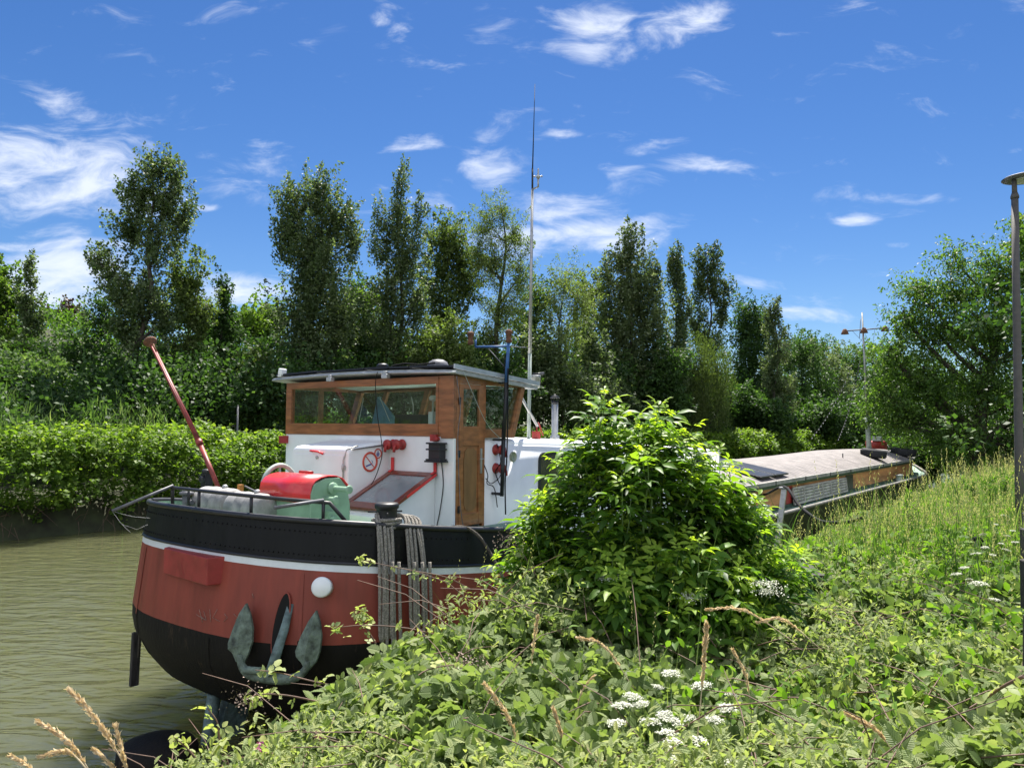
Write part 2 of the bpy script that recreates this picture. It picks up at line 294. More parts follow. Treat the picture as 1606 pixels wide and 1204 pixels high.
def np_mesh(name, V, Fq, material, parent=None, tint=None, smooth=False):
    """V (n,3) in the barge's frame, Fq (m,4)"""
    V = np.asarray(V, dtype=np.float32); Fq = np.asarray(Fq, dtype=np.int32)
    if parent is None:
        A = np.array([[AX.x, AY.x, 0], [AX.y, AY.y, 0], [0, 0, 1]], dtype=np.float32); V = V @ A.T + np.array(S0, dtype=np.float32)
    else: V = V - np.array(parent['_base'], dtype=np.float32)
    me = bpy.data.meshes.new(name); me.vertices.add(len(V)); me.vertices.foreach_set('co', V.ravel())
    k = Fq.shape[1]; me.loops.add(Fq.size); me.loops.foreach_set('vertex_index', Fq.ravel())
    me.polygons.add(len(Fq)); me.polygons.foreach_set('loop_start', np.arange(0, Fq.size, k, dtype=np.int32)); me.polygons.foreach_set('loop_total', np.full(len(Fq), k, dtype=np.int32))
    if smooth: me.polygons.foreach_set('use_smooth', np.ones(len(Fq), dtype=bool))
    if isinstance(tint, tuple):
        at = me.attributes.new('leaf_uv', 'FLOAT_VECTOR', 'POINT'); at.data.foreach_set('vector', np.asarray(tint[1], dtype=np.float32).ravel()); tint = tint[0]
    if tint is not None:
        at = me.attributes.new('tint', 'FLOAT', 'POINT'); at.data.foreach_set('value', np.asarray(tint, dtype=np.float32))
    me.materials.append(M[material] if isinstance(material, str) else material); me.update(calc_edges=True)
    o = bpy.data.objects.new(name, me); C.objects.link(o)
    if parent is not None: o.parent = parent; o['_base'] = tuple(parent['_base'])
    return o
# leaf templates: x across, y along, z up
T_DIA = (np.array([(0, 0, 0), (.36, .45, .06), (0, 1, -.05), (-.36, .45, .06)]), np.array([(0, 1, 2, 3)]))
T_LEAF = (np.array([(0, 0, 0), (-.30, .28, .07), (-.27, .68, .04), (0, 1, -.12), (.27, .68, .04), (.30, .28, .07), (0, .5, -.01)]), np.array([(0, 6, 2, 1), (6, 3, 3, 2), (0, 5, 4, 6), (6, 4, 3, 3)]))
T_LEAF = (T_LEAF[0], np.array([(0, 6, 2, 1), (6, 3, 2, 2), (0, 5, 4, 6), (6, 4, 3, 3)]))
T_LEAF = (np.array([(0, 0, 0), (-.30, .28, .07), (-.27, .68, .04), (0, 1, -.12), (.27, .68, .04), (.30, .28, .07), (0, .34, -.01), (0, .7, -.03)]),
          np.array([(0, 6, 2, 1), (6, 7, 3, 2), (0, 5, 4, 6), (6, 4, 3, 7)]))
T_LANCE = (np.array([(0, 0, 0), (-.15, .3, .05), (-.13, .65, .02), (0, 1, -.22), (.13, .65, .02), (.15, .3, .05), (0, .34, 0), (0, .68, -.04)]), T_LEAF[1])
T_BLADE = (np.array([(-.5, 0, 0), (.5, 0, 0), (-.4, .4, 0), (.4, .4, 0), (-.25, .75, 0), (.25, .75, 0), (-.04, 1, 0), (.04, 1, 0)]), np.array([(0, 1, 3, 2), (2, 3, 5, 4), (4, 5, 7, 6)]))
def unit(a): return a/np.maximum(np.linalg.norm(a, axis=-1, keepdims=True), 1e-9)
def scatter(T, P, Yd, Nd, S, tint, wid=1.0):
    """place template T at P with long axis Yd, normal about Nd, size S"""
    Tv, Tf = T; n = len(P); Yd = unit(Yd); Xd = unit(np.cross(Yd, Nd)); Zd = np.cross(Xd, Yd)
    S = np.broadcast_to(np.asarray(S, dtype=float), (n,)); wd = np.broadcast_to(np.asarray(wid, dtype=float), (n,))
    V = P[:, None, :] + S[:, None, None]*(Tv[None, :, 0, None]*wd[:, None, None]*Xd[:, None, :] + Tv[None, :, 1, None]*Yd[:, None, :] + Tv[None, :, 2, None]*Zd[:, None, :])
    Fq = (Tf[None, :, :] + (np.arange(n)*len(Tv))[:, None, None]).reshape(-1, 4)
    return V.reshape(-1, 3), Fq, np.repeat(tint, len(Tv))
def join(parts):
    Vs, Fs, Ts = [], [], []; o = 0
    for V, Fq, t in parts: Vs.append(V); Fs.append(Fq+o); Ts.append(t); o += len(V)
    return np.concatenate(Vs), np.concatenate(Fs), np.concatenate(Ts)
def rdir(n):
    v = rng.normal(size=(n, 3)); return unit(v)
def vnoise(x, y, f, seed=0):
    """cheap smooth value noise, -1..1"""
    r = np.random.default_rng(seed); out = 0
    for k in range(5):
        a = r.uniform(0, 6.28); fr = f*r.uniform(.7, 1.6); ph = r.uniform(0, 6.28); out = out + np.sin((x*math.cos(a)+y*math.sin(a))*fr + ph + 1.3*np.sin((x*math.sin(a)-y*math.cos(a))*fr*.7+ph*2))
    return out/5
# ------------------------------------------------------------------ ground and water
def sstep(a, b, x): t = np.clip((x-a)/(b-a), 0, 1); return t*t*(3-2*t)
def shore(x, y): return x - 2.3*sstep(-4.9, -7.6, y)
def veg(x, y):
    """top of the ground cover on the near bank"""
    xx = shore(x, y)
    v = np.interp(xx, [2.5, 3.0, 3.6, 4.2, 5, 6, 7, 9], [.1, .75, 1.25, 1.62, 1.88, 2.06, 2.2, 2.3])
    v = v + .62*np.exp(-((x-4.5)/1.1)**2 - ((y+2.7)/1.6)**2)*sstep(-6.6, -4.8, y) + .25*np.exp(-((x-5.)/1.5)**2-((y-1.)/2.)**2)
    return v
def ground_z(x, y):
    xx = shore(x, y)
    near = np.interp(xx, [1.5, 2.9, 3.3, 4.2, 5.5, 7.5, 60, 400], [-1.5, -.25, .5, 1.05, 1.5, 1.95, 2.0, 2.0])
    hill = np.interp(-x, [18.2, 19.4, 20.2, 27, 33, 47, 70, 400], [-1.5, .1, 1.1, 1.5, 3.0, 10.2, 12, 14]); flat = np.interp(-x, [18.2, 19.4, 20.2, 30, 60, 400], [-1.5, .1, 1.1, 1.6, 4.0, 7])
    k = sstep(42, 14, y); far = hill*k + flat*(1-k)
    end = sstep(150, 165, y)*3.0 + sstep(-60, -75, y)*3
    z = np.where(x > -8, near, far)
    return np.maximum(z, end-1.5) + .05*vnoise(x, y, 1.2, 3)*(np.abs(x+8) > 11.5)
def grid_axis(segs):
    out = []
    for a, b, n in segs: out += list(np.linspace(a, b, n, endpoint=False))
    return np.array(out + [segs[-1][1]])
gx = grid_axis([(-400, -90, 10), (-90, -30, 30), (-30, -17, 26), (-17, 1, 8), (1, 9, 40), (9, 400, 14)])
gy = grid_axis([(-400, -80, 8), (-80, -12, 20), (-12, 12, 60), (12, 60, 48), (60, 170, 40), (170, 1500, 12)])
XX, YY = np.meshgrid(gx, gy, indexing='ij'); ZZ = ground_z(XX, YY)
nx, ny = XX.shape; idx = np.arange(nx*ny).reshape(nx, ny)
FQ = np.stack([idx[:-1, :-1], idx[1:, :-1], idx[1:, 1:], idx[:-1, 1:]], -1).reshape(-1, 4)
M['soil'] = mat('soil_and_litter', (.045, .055, .022), .95, var=.3, scale=1.5, bump=.8, bscale=6, col2=(.025, .022, .012))
gr = kind(np_mesh('ground', np.stack([XX.ravel(), YY.ravel(), ZZ.ravel()], -1), FQ, 'soil', smooth=True), 'structure')
# water
mw = bpy.data.materials.new('canal_water'); mw.use_nodes = True; t = mw.node_tree; p = t.nodes['Principled BSDF']
p.inputs['Base Color'].default_value = (.086, .090, .043, 1); p.inputs['Roughness'].default_value = .045; p.inputs['IOR'].default_value = 1.5; p.inputs['Subsurface Weight'].default_value = 1.0; p.inputs['Subsurface Radius'].default_value = (1, 1, .7); p.inputs['Subsurface Scale'].default_value = 3.2; p.subsurface_method = 'BURLEY'; p.inputs['Specular IOR Level'].default_value = .5
tco = t.nodes.new('ShaderNodeTexCoord')
def wn(sc, det, strx, rotz, dist, strength, prev):
    mp = t.nodes.new('ShaderNodeMapping'); mp.inputs['Scale'].default_value = strx; mp.inputs['Rotation'].default_value = (0, 0, rotz); t.links.new(tco.outputs['Object'], mp.inputs[0])
    n = t.nodes.new('ShaderNodeTexNoise'); n.inputs['Scale'].default_value = sc; n.inputs['Detail'].default_value = det; n.inputs['Roughness'].default_value = .55; n.inputs['Distortion'].default_value = .6; t.links.new(mp.outputs[0], n.inputs[0])
    b = t.nodes.new('ShaderNodeBump'); b.inputs['Strength'].default_value = strength; b.inputs['Distance'].default_value = dist; t.links.new(n.outputs['Fac'], b.inputs['Height'])
    if prev: t.links.new(prev.outputs[0], b.inputs['Normal'])
    return b
b1 = wn(1.1, 2, (1, 2.6, 1), R(8), .20, .6, None); b2 = wn(3.6, 3, (1, 2.8, 1), R(-6), .04, .45, b1)
t.links.new(b2.outputs[0], p.inputs['Normal']); M['water'] = mw
wb = MB(); wb.add([(-19.9, -400, 0), (8, -400, 0), (8, 400, 0), (-19.9, 400, 0)], [(0, 1, 2, 3)])
kind(wb.build('water', 'water'), 'structure')
# ------------------------------------------------------------------ the barge
barge = thing('barge', 'long moored barge with black and dark red hull, white deckhouse and wooden wheelhouse', 'barge', (0, 0, 0))
GY = [-2.6, -1.7, -.9, .35, 3, 6, 10, 33, 35, 38]; GZ = [2.75, 2.66, 2.56, 2.42, 2.1, 1.85, 1.68, 1.64, 1.75, 2.3]
def gz(y): return float(np.interp(y, GY, GZ))
ROWS = [0, 1, 2, 3, 4, 5, 6, 7, 8, 9, 10, 11, 12]
def rowz(k, y):
    g = gz(y); f = float(np.interp(y, [-1, 4, 9], [0, .6, 1])); g2 = g-.42-.06*f
    zr = 1.45*(1-f) + (g-.62)*f; kz = 1.30*(1-f)+(g-.75)*f
    lst = [g, g-.15, g-.40, g-.41, g-.50, (g-.50+zr)/2, zr, kz]
    low = [1.12, .88, .62, .42, .22, -.05, -.4]
    return lst[k] if k < 8 else min(low[k-8], kz-.07*(k-7))
def ext(z, y):
    """outward growth of the plan with depth: (stern length, half beam)"""
    a = float(np.interp(z, [-.4, -.05, .22, .42, .62, .88, 1.12, 1.35, 2.3, 2.75], [-2.1, -1.55, -.92, -.50, -.20, .0, .12, .15, .05, 0]))
    b = float(np.interp(z, [-.4, .22, .62, 1.0, 1.35, 2.3, 2.75], [-.9, -.55, -.2, .03, .16, .06, 0])) 
    b *= float(np.interp(y, [0, 5], [1, .15])) if b < 0 else float(np.interp(y, [0, 6], [1, .3]))
    return a, b
def hull_pt(t, z):
    """t in degrees: -90 port .. 0 stern .. 90 starboard"""
    a, b = ext(z, -.3); tr = R(t); s = math.sin(tr); c = math.cos(tr)
    return Vector(((2.45+b)*math.copysign(abs(s)**.75, s), -.3-(2.3+a)*c**.75, z))
def ring(k):
    pts = []
    for y in (37.9, 37.2, 36, 34.5, 33, 30, 24, 18, 14, 10, 7, 5, 3, 1.5, .5):
        z = rowz(k, y); a, b = ext(z, y); hb = 2.45+b
        if y > 32: hb *= max(.02, (1-((y-32)/6)**2.2)) 
        pts.append(Vector((-hb, y, z)))
    st = [-90, -84, -77, -70, -62, -54, -46, -38, -30, -22, -14, -7, 0, 7, 14, 22, 30, 38, 46, 54, 62, 70, 77, 84, 90]
    for t_ in st:
        z = rowz(k, -.3-2.3*math.cos(R(t_))**.75); q = hull_pt(t_, z); pts.append(q)
    right = [Vector((-p_.x, p_.y, p_.z)) for p_ in pts[:15]][::-1]
    return pts + right
rings = [ring(k) for k in range(15)]
n = len(rings[0]); mb = MB(); vs = [p_ for r_ in rings for p_ in r_]
def hm(k): return 0 if k < 3 else (1 if k == 3 else (2 if k < 6 else 3))
for k in range(14):
    fs = [(k*n+i, k*n+i+1, (k+1)*n+i+1, (k+1)*n+i) for i in range(n-1)]
    if k == 0: mb.v = [tuple(v) for v in vs]
    for i, f in enumerate(fs):
        mid = vs[f[0]].y; m_ = hm(k)
        if mid > 6 and m_ == 2: m_ = 0
        if mid > 4.5 and m_ == 1: m_ = 0
        mb.f.append(f); mb.m.append(m_); mb.sm.append(True)
hull = mb.build('hull', ['hull_black', 'stripe_white', 'hull_red', 'hull_bottom'], barge)
# inner face of the bulwark and the cap rail
mb = MB(); g0 = [Vector((p_.x*.975, p_.y+(.05 if p_.y < 0 else 0), p_.z)) for p_ in rings[0]]; lo = [Vector((p_.x, p_.y, min(p_.z-.02, 2.40 if p_.y < 1.2 else p_.z-.02))) for p_ in g0]
mb.add(g0+lo, [(i, i+1, n+i+1, n+i) for i in range(n-1)], 0, True); mb.build('bulwark_lining', 'deck', barge)
mb = MB(); mb.tube([p_+Vector((0, 0, .012)) for p_ in rings[0][15-3:len(rings[0])-12]], .034, 8); mb.tube([p_*1.0+Vector((.0, 0, 0)) for p_ in rings[3][12:-12]], .018, 6)
mb.build('cap_rail', 'rail', barge)
mb = MB(); 
for sgn in (1, -1):
    mb.tube([Vector((sgn*(abs(rings[0][i].x)-.02), rings[0][i].y, rings[0][i].z+.02)) for i in range(1, 13)], .05, 6)
mb.build('side_rubbing_rail', 'deck_edge', barge)
# lapped plate seams
for t_ in (-20, 8, 36, 62, 80):
    mb = MB(); zs = np.linspace(.7, gz(-.3-2.3*math.cos(R(t_))**.75)-.54, 14) if t_ != 8 else np.linspace(.7, 1.4, 8); pp = [hull_pt(t_+.5, z) for z in zs]; pq = [hull_pt(t_-.5, z) for z in zs]
    vs = []
    for a_, b_ in zip(pp, pq): nn = Vector((a_.x, a_.y+.3, 0)).normalized()*.0035; vs += [a_+nn, b_+nn*.3]
    mb.add(vs, [(2*i, 2*i+1, 2*i+3, 2*i+2) for i in range(len(zs)-1)], 0, True)
    for i in range(len(zs)-1):
        if (zs[i]+zs[i+1])/2 < 1.44: mb.m[i] = 1
    mb.build('plate_seam', ['hull_red', 'hull_bottom'], barge)
# rivet rows on the bulwark
mb = MB()
for t_ in np.arange(-60, 88, 1.6):
    for dz in (.10, .34):
        y_ = -.3-2.3*math.cos(R(t_))**.75; z = gz(y_)-dz; q = hull_pt(t_, z); nrm = Vector((q.x, q.y+.3, 0)).normalized()
        mb.lathe([(.010, 0), (.009, .006), (.004, .010)], q-nrm*.001, nrm, 5)
kind(mb.build('rivets', 'hull_black', barge), 'stuff')
# decks
mb = MB(); half = rings[0][:15+13]; dk = []
ys = [-2.5, -2.3, -2, -1.5, -1, -.5, 0, .5, 1.2]
def halfbeam(y):
    if y >= -.3: return 2.43 if y < 32 else 2.43*max(.02, 1-((y-32)/6)**2.2)
    c = ((-.3-y)/2.3)**(1/.75); c = min(1, c); return 2.42*(math.sqrt(max(0, 1-c*c)))**.75
vs = []; 
for y in ys: hb = halfbeam(y)*.985; vs += [(-hb, y, 2.40), (hb, y, 2.40)]
mb.add(vs, [(2*i, 2*i+1, 2*i+3, 2*i+2) for i in range(len(ys)-1)])
ys2 = [1.2, 1.21, 2, 3, 4.5, 6, 8, 10, 14, 20, 27, 33, 34, 35, 36, 37, 37.8]; vs = []
for y in ys2: hb = halfbeam(y)*.99; z = 2.40 if y == 1.2 else gz(y)-.03; z = min(z, 2.36); vs += [(-hb, y, z), (hb, y, z)]
mb.add(vs, [(2*i, 2*i+1, 2*i+3, 2*i+2) for i in range(len(ys2)-1)])
mb.build('deck', 'deck', barge)
# white deckhouse: side profile from y .6 to 9, rounded roof edge
WX = 1.78
mb = MB()
prof = [(WX, -1), (WX, 0)] 
stat = [(.60, 3.60), (1.30, 3.585), (4, 3.50), (7, 3.37), (9.05, 3.28)]
vs = []; np_ = None
for (y, zt) in stat:
    zb = min(2.36, gz(y)-.05) if y > 1.2 else 2.36; pr = [(WX, zb), (WX, zt-.10)]
    for a in range(0, 91, 18): pr.append((WX-.10+.10*math.cos(R(a)), zt-.10+.10*math.sin(R(a))))
    pr += [(1.0, zt+.035), (0, zt+.06)]
    row = pr + [(-x, z) for x, z in pr[::-1][1:]]; np_ = len(row); vs += [(x, y, z) for x, z in row]
mb.add(vs, [(i*np_+j, i*np_+j+1, (i+1)*np_+j+1, (i+1)*np_+j) for i in range(len(stat)-1) for j in range(np_-1)], 0, True)
L_ = len(stat)-1; mb.f.append(tuple(L_*np_+j for j in range(np_))); mb.m.append(0); mb.sm.append(False)
mb.f.append(tuple(j for j in reversed(range(np_)))); mb.m.append(0); mb.sm.append(False)
dh = mb.build('deckhouse', 'white', barge)
# aft wall (with the port side back to the deckhouse)
mb = MB(); mb.box(-WX, WX-.002, 0, .05, 2.38, 3.62); mb.box(-WX, -WX+.05, .052, .64, 2.38, 3.62)
mb.build('aft_wall', 'white', barge, bevel=.01)
# rounded rectangle helper in a plane
def rrect(x0, x1, z0, z1, r, n=5):
    o = []
    for cx, cz, a0 in ((x1-r, z1-r, 0), (x0+r, z1-r, 90), (x0+r, z0+r, 180), (x1-r, z0+r, 270)):
        for i in range(n+1): a = R(a0+90*i/n); o.append((cx+r*math.cos(a), cz+r*math.sin(a)))
    return o
def frame(mb, outer, inner, to3, depth, mi=0):
    n_ = len(outer); V_ = [to3(a, b, 0) for a, b in outer]+[to3(a, b, 0) for a, b in inner]+[to3(a, b, depth) for a, b in outer]+[to3(a, b, depth) for a, b in inner]
    fs = []
    for i in range(n_):
        j = (i+1) % n_; fs += [(i, j, n_+j, n_+i), (2*n_+i, 3*n_+i, 3*n_+j, 2*n_+j), (i, 2*n_+i, 2*n_+j, j), (n_+i, n_+j, 3*n_+j, 3*n_+i)]
    mb.add(V_, fs, mi)
for (y0, y1, z0, z1) in ((1.93, 4.5, 2.62, 3.37), (5.4, 6.6, 2.62, 3.22), (7.35, 8.55, 2.5, 3.14)):
    mb = MB(); to3 = lambda a, b, d: (WX+.001+d, a, b)
    frame(mb, rrect(y0, y1, z0, z1, .13), rrect(y0+.045, y1-.045, z0+.045, z1-.045, .10), to3, .022); wf = mb.build('deckhouse_window', 'black', barge)
    mb = MB(); rr = rrect(y0+.04, y1-.04, z0+.04, z1-.04, .10); mb.prism([(WX+.003, a, b) for a, b in rr], (.006, 0, 0)); mb.build('pane', 'dark_glass', wf)
    mb = MB(); mb.box(WX+.01, WX+.024, (y0+y1)/2-.015, (y0+y1)/2+.015, z0+.045, z1-.045); mb.build('mullion', 'black', wf)
# step up white locker box at the forward end of the deckhouse
mb = MB(); mb.box(-1.2, 1.74, 9.052, 9.25, 2.35, 3.26); mb.build('deckhouse_end_board', 'white', barge, bevel=.02)
# brass dial on the side
q = onp('x', WX, 804, 716); mb = MB(); mb.lathe([(.075, 0), (.075, .02), (.062, .026), (.06, .018), (.0, .02)], (WX, q.y, q.z), (1, 0, 0), 24); mb.build('side_vent', 'dial', barge)
# ---------------- wheelhouse top in varnished wood
ZT = 4.43
wh = MB()
wh.box(-WX, 1.62, -.012, .05, 3.622, 3.79); wh.box(-WX, 1.62, -.012, .05, 4.33, ZT)                       # bottom and top rail, aft
wh.box(-WX, -1.65, -.014, .06, 3.79, 4.33); wh.box(1.46, 1.56, -.016, .05, 3.79, 4.33); 
wh.box(1.562, WX+.002, -.018, .052, 3.60, ZT)                                                            # wide corner board
wh.box(1.50, 1.512, -.024, -.017, 3.64, ZT-.01)
whf = wh.build('wheelhouse_aft_frame', 'wood_h', barge, bevel=.006)
# forward wall leans forward at the top: bottom y 1.26 -> top 1.55
def fw_y(z): return 1.26 + (z-3.6)*.36
mb = MB()
for x0, x1 in ((-WX, -1.66), (-1.1, -1.02), (-.15, -.05), (.02, .1), (.75, .85), (1.66, WX)):
    mb.prism([(x0, fw_y(3.6)-.06, 3.6), (x0, fw_y(3.6), 3.6), (x0, fw_y(ZT), ZT), (x0, fw_y(ZT)-.06, ZT)], (x1-x0, 0, 0))
for z0, z1 in ((3.6, 3.74), (4.33, ZT)):
    mb.prism([(-1.66, fw_y(z0)-.055, z0), (-1.66, fw_y(z0)-.005, z0), (-1.66, fw_y(z1)-.005, z1), (-1.66, fw_y(z1)-.055, z1)], (3.32, 0, 0))
mb.build('wheelhouse_front_frame', 'wood', barge)
mb = MB(); mb.prism([(-1.66, fw_y(3.74)-.03, 3.74), (-1.66, fw_y(3.74)-.025, 3.74), (-1.66, fw_y(4.33)-.025, 4.33), (-1.66, fw_y(4.33)-.03, 4.33)], (3.32, 0, 0)); mb.build('front_pane', 'glass2', barge)
# side frames (starboard with door, port with windows)
mb = MB()
mb.box(WX-.045, WX+.004, .055, .095, 2.40, ZT)                                    # hinge post
mb.box(WX-.045, WX+.006, .592, .655, 3.60, ZT); mb.box(WX-.045, WX+.006, .592, .640, 2.40, 3.60)
mb.box(WX-.045, WX+.004, .655, 1.27, 3.602, 3.72)
mb.prism([(WX-.045, .655, 4.33), (WX-.045, fw_y(4.33), 4.33), (WX-.045, fw_y(ZT), ZT), (WX-.045, .655, ZT)], (.048, 0, 0))
mb.prism([(WX-.045, fw_y(3.60)-.02, 3.60), (WX-.045, fw_y(3.60)+.06, 3.60), (WX-.045, fw_y(4.39)+.05, 4.39), (WX-.045, fw_y(4.39)-.05, 4.39)], (.055, 0, 0))
mb.box(WX-.04, WX+.003, .097, .590, 4.33, ZT)
mb.build('wheelhouse_side_frame', 'wood', barge, bevel=.004)
mb = MB(); mb.prism([(WX-.03, .655, 3.72), (WX-.03, fw_y(3.72)-.02, 3.72), (WX-.03, fw_y(4.33)-.02, 4.33), (WX-.03, .655, 4.33)], (.006, 0, 0)); mb.build('side_pane', 'glass2', barge)
mb = MB()
for y0, y1 in ((.05, .12), (.62, .70)): mb.box(-WX-.002, -WX+.045, y0, y1, 3.6, ZT)
mb.box(-WX, -WX+.04, .12, 1.3, 3.6, 3.74); mb.box(-WX, -WX+.04, .12, 1.5, 4.33, ZT)
mb.prism([(-WX, fw_y(3.60)-.05, 3.60), (-WX, fw_y(3.60)+.03, 3.60), (-WX, fw_y(4.39)+.02, 4.39), (-WX, fw_y(4.39)-.07, 4.39)], (.045, 0, 0))
mb.build('wheelhouse_port_frame', 'wood', barge)
mb = MB(); mb.box(-WX+.02, -WX+.025, .12, 1.35, 3.74, 4.33); mb.build('port_pane', 'glass2', barge)
mb = MB(); mb.box(-1.65, 1.46, .018, .024, 3.79, 4.33); mb.build('aft_pane', 'glass', barge)
# door
door = MB(); dx0, dx1 = WX-.032, WX+.012
door.box(dx0, dx1, .100, .175, 2.44, 4.325); door.box(dx0, dx1, .505, .588, 2.44, 4.325)
door.box(dx0+.001, dx1-.001, .175, .505, 2.44, 2.60); door.box(dx0+.001, dx1-.001, .175, .505, 3.50, 3.76); door.box(dx0+.001, dx1-.001, .175, .505, 4.26, 4.325)
d_ = door.build('door', 'wood', barge, bevel=.005)
mb = MB(); mb.box(dx0+.008, dx1-.018, .17, .51, 2.58, 3.52); mb.build('door_panel', 'wood', d_)
sc = []
for i in range(60):
    a = 2*math.pi*i/60; ry, rz = .135, .415; c_, s_ = math.cos(a), math.sin(a)
    sc.append((dx1-.017, .34+ry*math.copysign(abs(c_)**.45, c_)*(1+.05*math.sin(9*a)), 3.05+rz*math.copysign(abs(s_)**.35, s_)*(1+.02*math.sin(11*a))))
mb = MB(); mb.prism(sc, (.006, 0, 0)); mb.build('door_inset', 'door_panel', d_)
mb = MB(); mb.box(dx0+.01, dx0+.016, .17, .51, 3.74, 4.27); mb.build('door_pane', 'glass2', d_)
mb = MB(); mb.box(dx1, dx1+.012, .530, .565, 3.12, 3.46); mb.tube([(dx1+.012, .548, 3.32), (dx1+.05, .548, 3.32), (dx1+.05, .47, 3.315)], .009, 6); mb.build('door_handle', 'stainless', d_)
for z in (2.62, 3.35, 4.05):
    mb = MB(); mb.box(dx1-.002, dx1+.008, .075, .10, z, z+.09); mb.tube([(dx1+.008, .098, z-.005), (dx1+.008, .098, z+.095)], .008, 6); mb.build('hinge', 'black', d_)
# ---------------- roof: cambered slab falling slightly forward
def rz(x, y): return 4.445 + .045*(1-(x/2.0)**2) - .07*y - .006*x
mb = MB(); xs = np.linspace(-2.02, 1.90, 15); vs = []
for y in (-.09, 1.74):
    for x in xs: vs += [(x, y, rz(x, y)), (x, y, rz(x, y)+.05)]
k = len(xs)
for i in range(k-1):
    a = 2*i; b = 2*(i+1); mb.f += [(a, b, b+1, a+1), (2*k+a, 2*k+a+1, 2*k+b+1, 2*k+b), (a, 2*k+a, 2*k+b, b), (a+1, b+1, 2*k+b+1, 2*k+a+1)]; mb.m += [0]*4; mb.sm += [False]*4
mb.f += [(0, 1, 2*k+1, 2*k), (2*k-2, 4*k-2, 4*k-1, 2*k-1)]; mb.m += [0]*2; mb.sm += [False]*2; mb.v = vs
roof = mb.build('roof', 'roofw', barge)
mb = MB(); mb.tube([(x, -.105, rz(x, -.09)+.015) for x in xs], .016, 6); mb.box(1.90, 1.925, -.16, 1.76, 4.44, 4.50, rot=Matrix.Rotation(-.07, 3, 'X')); mb.build('gutter', 'alu', roof)
mb = MB()
for x0, x1 in ((-1.95, -.98), (-.94, .1), (.14, 1.0), (1.04, 1.82)):
    xm = (x0+x1)/2; z = max(rz(x0, .8), rz(x1, .8), rz(xm, .8))+.062; s_ = (rz(x1, 0)-rz(x0, 0))/(x1-x0)
    for y0, y1 in ((-.10, .80), (.83, 1.72)):
        mb.box(x0, x1, y0, y1, z, z+.03, rot=Matrix.Rotation(-math.atan(s_), 3, 'Y') @ Matrix.Rotation(-.07, 3, 'X'), piv=(xm, .8, z))
mb.build('roof_solar_panel', 'solar', roof, bevel=.004)
for px in (302, 598):
    q = onp('y', -.13, 430+px*.2927, 595 if px == 302 else 590); mb = MB(); mb.box(q.x-.055, q.x+.055, -.17, -.10, q.z-.03, q.z+.03); mb.box(q.x-.03, q.x+.03, -.16, -.12, q.z+.03, q.z+.07); mb.build('roof_clamp', 'alu', roof, bevel=.006)
q = onp('y', -.1, 441, 583); mb = MB(); mb.box(q.x-.04, q.x+.05, -.13, -.03, q.z-.05, q.z+.05, rot=Matrix.Rotation(.2, 3, 'Y')); mb.box(q.x-.07, q.x+.01, -.12, -.06, q.z-.08, q.z-.05); mb.build('camera_housing', 'white', roof, bevel=.008)
q = onp('y', .5, 687, 572); mb = MB(); mb.lathe([(.16, -.12), (.16, -.02), (.155, .02), (.13, .07), (.08, .1), (.0, .11)], (q.x, .5, q.z-.03), (0, 0, 1), 24); mb.build('mushroom_vent', 'grey', roof)
q = onp('y', .3, 600, 575); mb = MB(); mb.lathe([(.04, -.12), (.04, 0), (.085, .01), (.09, .04), (.06, .065), (0, .07)], (q.x, .3, q.z-.02), (0, 0, 1), 20); mb.build('roof_horn', 'black', roof)
q = onp('y', .3, 655, 578); 
mb = MB(); mb.tube([(q.x-.2, -.1, q.z-.02), (q.x-.1, -.05, q.z+.03), (q.x+.05, 0, q.z+.05), (q.x+.35, -.03, q.z+.02), (q.x+.7, -.1, q.z+.02)], .012, 6); mb.build('roof_cable', 'cable', roof)
# ceiling, floor and wheelhouse contents
mb = MB(); mb.box(-1.70, 1.70, .06, 1.45, 4.40, 4.425); mb.build('ceiling', 'interior', barge)
mb = MB(); mb.box(-1.72, 1.72, .06, 1.22, 3.45, 3.47); mb.build('console_top', 'door_panel', barge)
q = onp('y', .9, 646, 655); mb = MB(); mb.box(q.x-.28, q.x+.28, .8, .98, q.z-.1, q.z+.05); mb.build('instrument_box', 'black', barge, bevel=.01)
q = onp('y', .35, 679, 640); mb = MB(); mb.lathe([(.015, -.2), (.015, .1), (.05, .11), (.06, .15), (.03, .18)], (q.x, .35, q.z), (0, 0, 1), 12); mb.box(q.x-.04, q.x+.04, .3, .4, q.z-.25, q.z-.05); mb.build('throttle_stand', 'interior', barge)
a_ = onp('y', 1.0, 600, 622); b_ = onp('y', 1.0, 590, 664); c_ = onp('y', 1.0, 623, 664); mb = MB(); mb.prism([(a_.x-.1, .98, a_.z), (b_.x-.1, .98, b_.z-.1), (c_.x+.15, .98, c_.z-.1)], (0, .05, 0)); mb.prism([(a_.x-.1, 1.04, a_.z), (b_.x-.2, 1.3, b_.z-.1), (b_.x-.1, 1.04, b_.z-.1)], (0, .02, 0)); mb.build('blue_chart_cloth', 'tarp', barge)
mb = MB(); q1 = onp('y', .6, 645, 622); q2 = onp('y', .6, 648, 648); mb.tube([q1, (q1+q2)/2+Vector((.02, 0, 0)), q2], .008, 6); mb.build('hanging_flex', 'interior', barge)
for a_, b_ in (((596, 624), (611, 660)), ((570, 624), (563, 661))): mb = MB(); mb.tube([onp('y', .9, *a_), onp('y', .9, *b_)], .006, 5); mb.build('hanging_flex', 'interior', barge)
